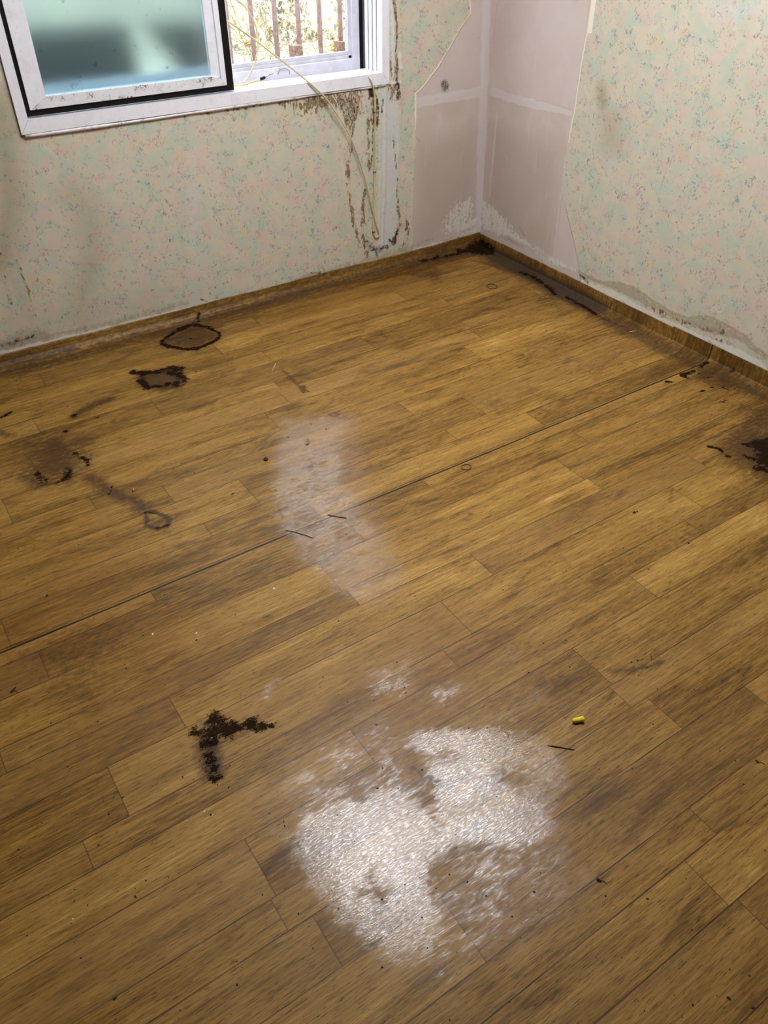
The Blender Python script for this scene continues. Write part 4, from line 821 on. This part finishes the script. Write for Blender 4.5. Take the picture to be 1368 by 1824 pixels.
stick([(1121, 592), (1134, 590)], 0.002, M_PALE, 'straw', 'short yellowish straw lying close to the right skirting', 'straw', sm=2)
stick([(967, 1144-2), (969, 1147)], 0.001, M_TAN, 'straw', 'very short brown straw bit right of the white floor scuff', 'straw', sm=2)
stick([(1007, 1138), (1010, 1141.5)], 0.001, M_TAN, 'straw', 'very short brown straw bit on the floor above the ear plug', 'straw', sm=2)
o = MB().blob((0, 0, 0), (0.0085, 0.0040, 0.0036), 3, 0.02, math.radians(74)).build('seed_husk', M_AMBER, None, True); o.location = F3(237.5, 873, 0.0036); tag(o, 'shiny orange seed husk on the floor between the brown damp patches', 'seed')
# crumbs: each its own
def crumb(x, y, sx_, sy_, rot, label, group=None, mat=M_CRUMB, name='dirt_crumb', tails=0):
    mb = MB().blob((0, 0, 0), (sx_, sy_, min(sx_, sy_)*0.6), 2, 0.3, rot)
    if tails: mb.tube([(0, 0, 0), (0.006, -0.006, 0.0005), (0.008, -0.013, 0)], 0.0006, 5)
    o = mb.build(name, mat); o.location = F3(x, y, min(sx_, sy_)*0.4); tag(o, label, 'crumb' if mat is M_CRUMB else 'chip', group)
crumb(473.5, 819, 0.0075, 0.0085, 0.5, 'largest black crumb at the left edge of the upper shiny patch')
crumb(547, 792.5, 0.006, 0.0025, 0.3, 'flat black flake on the upper shiny patch')
crumb(415, 880, 0.0065, 0.002, 0.2, 'thin black flake left of the upper shiny patch')
crumb(1130, 913, 0.005, 0.004, 0.2, 'left black crumb of a pair on the right side of the floor', mat=M_CRUMB)
crumb(1135, 911, 0.003, 0.0025, 0.9, 'smaller right crumb of a pair on the right side of the floor')
crumb(1226.5, 967.5, 0.0035, 0.003, 0, 'round black crumb right of the crumb pair')
crumb(1066.5, 1568, 0.0052, 0.0032, 1.9, 'black seed-like crumb with a wisp right of the big shiny patch', tails=1)
crumb(1349, 1357, 0.0042, 0.0025, 1.5, 'black crumb with a thin tail near the right picture edge', tails=1)
crumb(1298, 1778, 0.0042, 0.0022, 2.0, 'black oval crumb at the lower right')
crumb(23, 1230, 0.0095, 0.0035, 0.7, 'forked black crumb at the left picture edge', tails=1)
crumb(375, 1357-38, 0.006, 0.004, 0.5, 'black lump in the scraped mould patch')
crumb(376.5, 1315.5, 0.0028, 0.0022, 0, 'tiny white chip in the scraped mould patch', mat=M_CHIP, name='plaster_chip')
crumb(847, 438, 0.006, 0.005, 0, 'white chip in the black mould of the room corner', mat=M_CHIP, name='plaster_chip')
crumb(349.5, 1128, 0.003, 0.0022, 0, 'pale chip on the floor below the long seam', mat=M_CHIP, name='plaster_chip')
crumb(272, 1129, 0.004, 0.0016, 0.9, 'white sliver chip on the brown area below the seam', mat=M_CHIP, name='plaster_chip')
crumb(488, 1049, 0.0045, 0.003, 0.6, 'grey chip below the crossing of straw and seam', mat=M_CHIP, name='plaster_chip')
crumb(350, 1140, 0.003, 0.002, 0.2, 'black crumb just below the pale chip')
crumb(364, 1445, 0.0022, 0.0016, 0, 'small white chip below the scraped mould', mat=M_CHIP, name='plaster_chip')
crumb(375.5, 1451, 0.0024, 0.0018, 0, 'black crumb beside the small white chip')
crumb(241, 1597, 0.0016, 0.0034, 0.2, 'upright black crumb at the lower left')
crumb(130, 1637, 0.0018, 0.0014, 0, 'white chip at the lower left', mat=M_CHIP, name='plaster_chip')
crumb(205, 1778, 0.0038, 0.0018, 0.2, 'black flake near the bottom edge at the left')
crumb(84, 1062, 0.0045, 0.003, 0.9, 'brownish black crumb above the seam at the left edge')
crumb(349.5, 662, 0.003, 0.0025, 0, 'black crumb on the floor near the pale scuff below the ringed patch')
crumb(513, 779, 0.003, 0.002, 0, 'left crumb of three on the upper rim of the shiny patch')
crumb(554, 755, 0.003, 0.0018, 0, 'middle crumb of three on the upper rim of the shiny patch')
crumb(581, 764, 0.0035, 0.0016, 0, 'right crumb of three on the upper rim of the shiny patch')
crumb(1040, 551, 0.004, 0.0018, 0, 'black flake by the rusty streak near the right skirting')
crumb(973, 590, 0.004, 0.0018, 0.2, 'black flake on open floor below the rubber band in the corner')
crumb(1000, 613, 0.003, 0.0025, 0, 'round black crumb on open floor left of the right skirting')
# fine grit nobody could count
mb = MB(); rg = random.Random(11)
for k in range(520):
    x, y = rg.uniform(0, 1368), rg.uniform(520, 1824)
    p_ = fl(x, y)
    if p_[0] > -0.08 or p_[1] > -0.09 or p_[0] < LX+0.05: continue
    s_ = rg.choice([0.0006, 0.0008, 0.0010, 0.0013, 0.0017]); q_ = F3(x, y, s_*0.4); mb.blob(q_, (s_*rg.uniform(0.8, 2.0), s_, s_*0.6), 1, 0.3, rg.uniform(0, 3))
for k in range(90):
    c = rg.choice([(330, 838), (705, 480), (1260, 690), (380, 1370), (150, 740), (1150, 1180), (1100, 1000), (415, 640)]); x, y = rg.gauss(c[0], 22), rg.gauss(c[1], 12); s_ = rg.choice([0.0010, 0.0014, 0.0018]); q_ = F3(x, y, s_*0.4)
    if q_.x > -0.08 or q_.y > -0.09: continue
    mb.blob(q_, (s_*1.5, s_, s_*0.6), 1, 0.3, rg.uniform(0, 3))
o = mb.build('floor_grit', M_CRUMB); tag(o, 'fine black grit scattered over the whole vinyl floor', 'grit', kind='stuff')
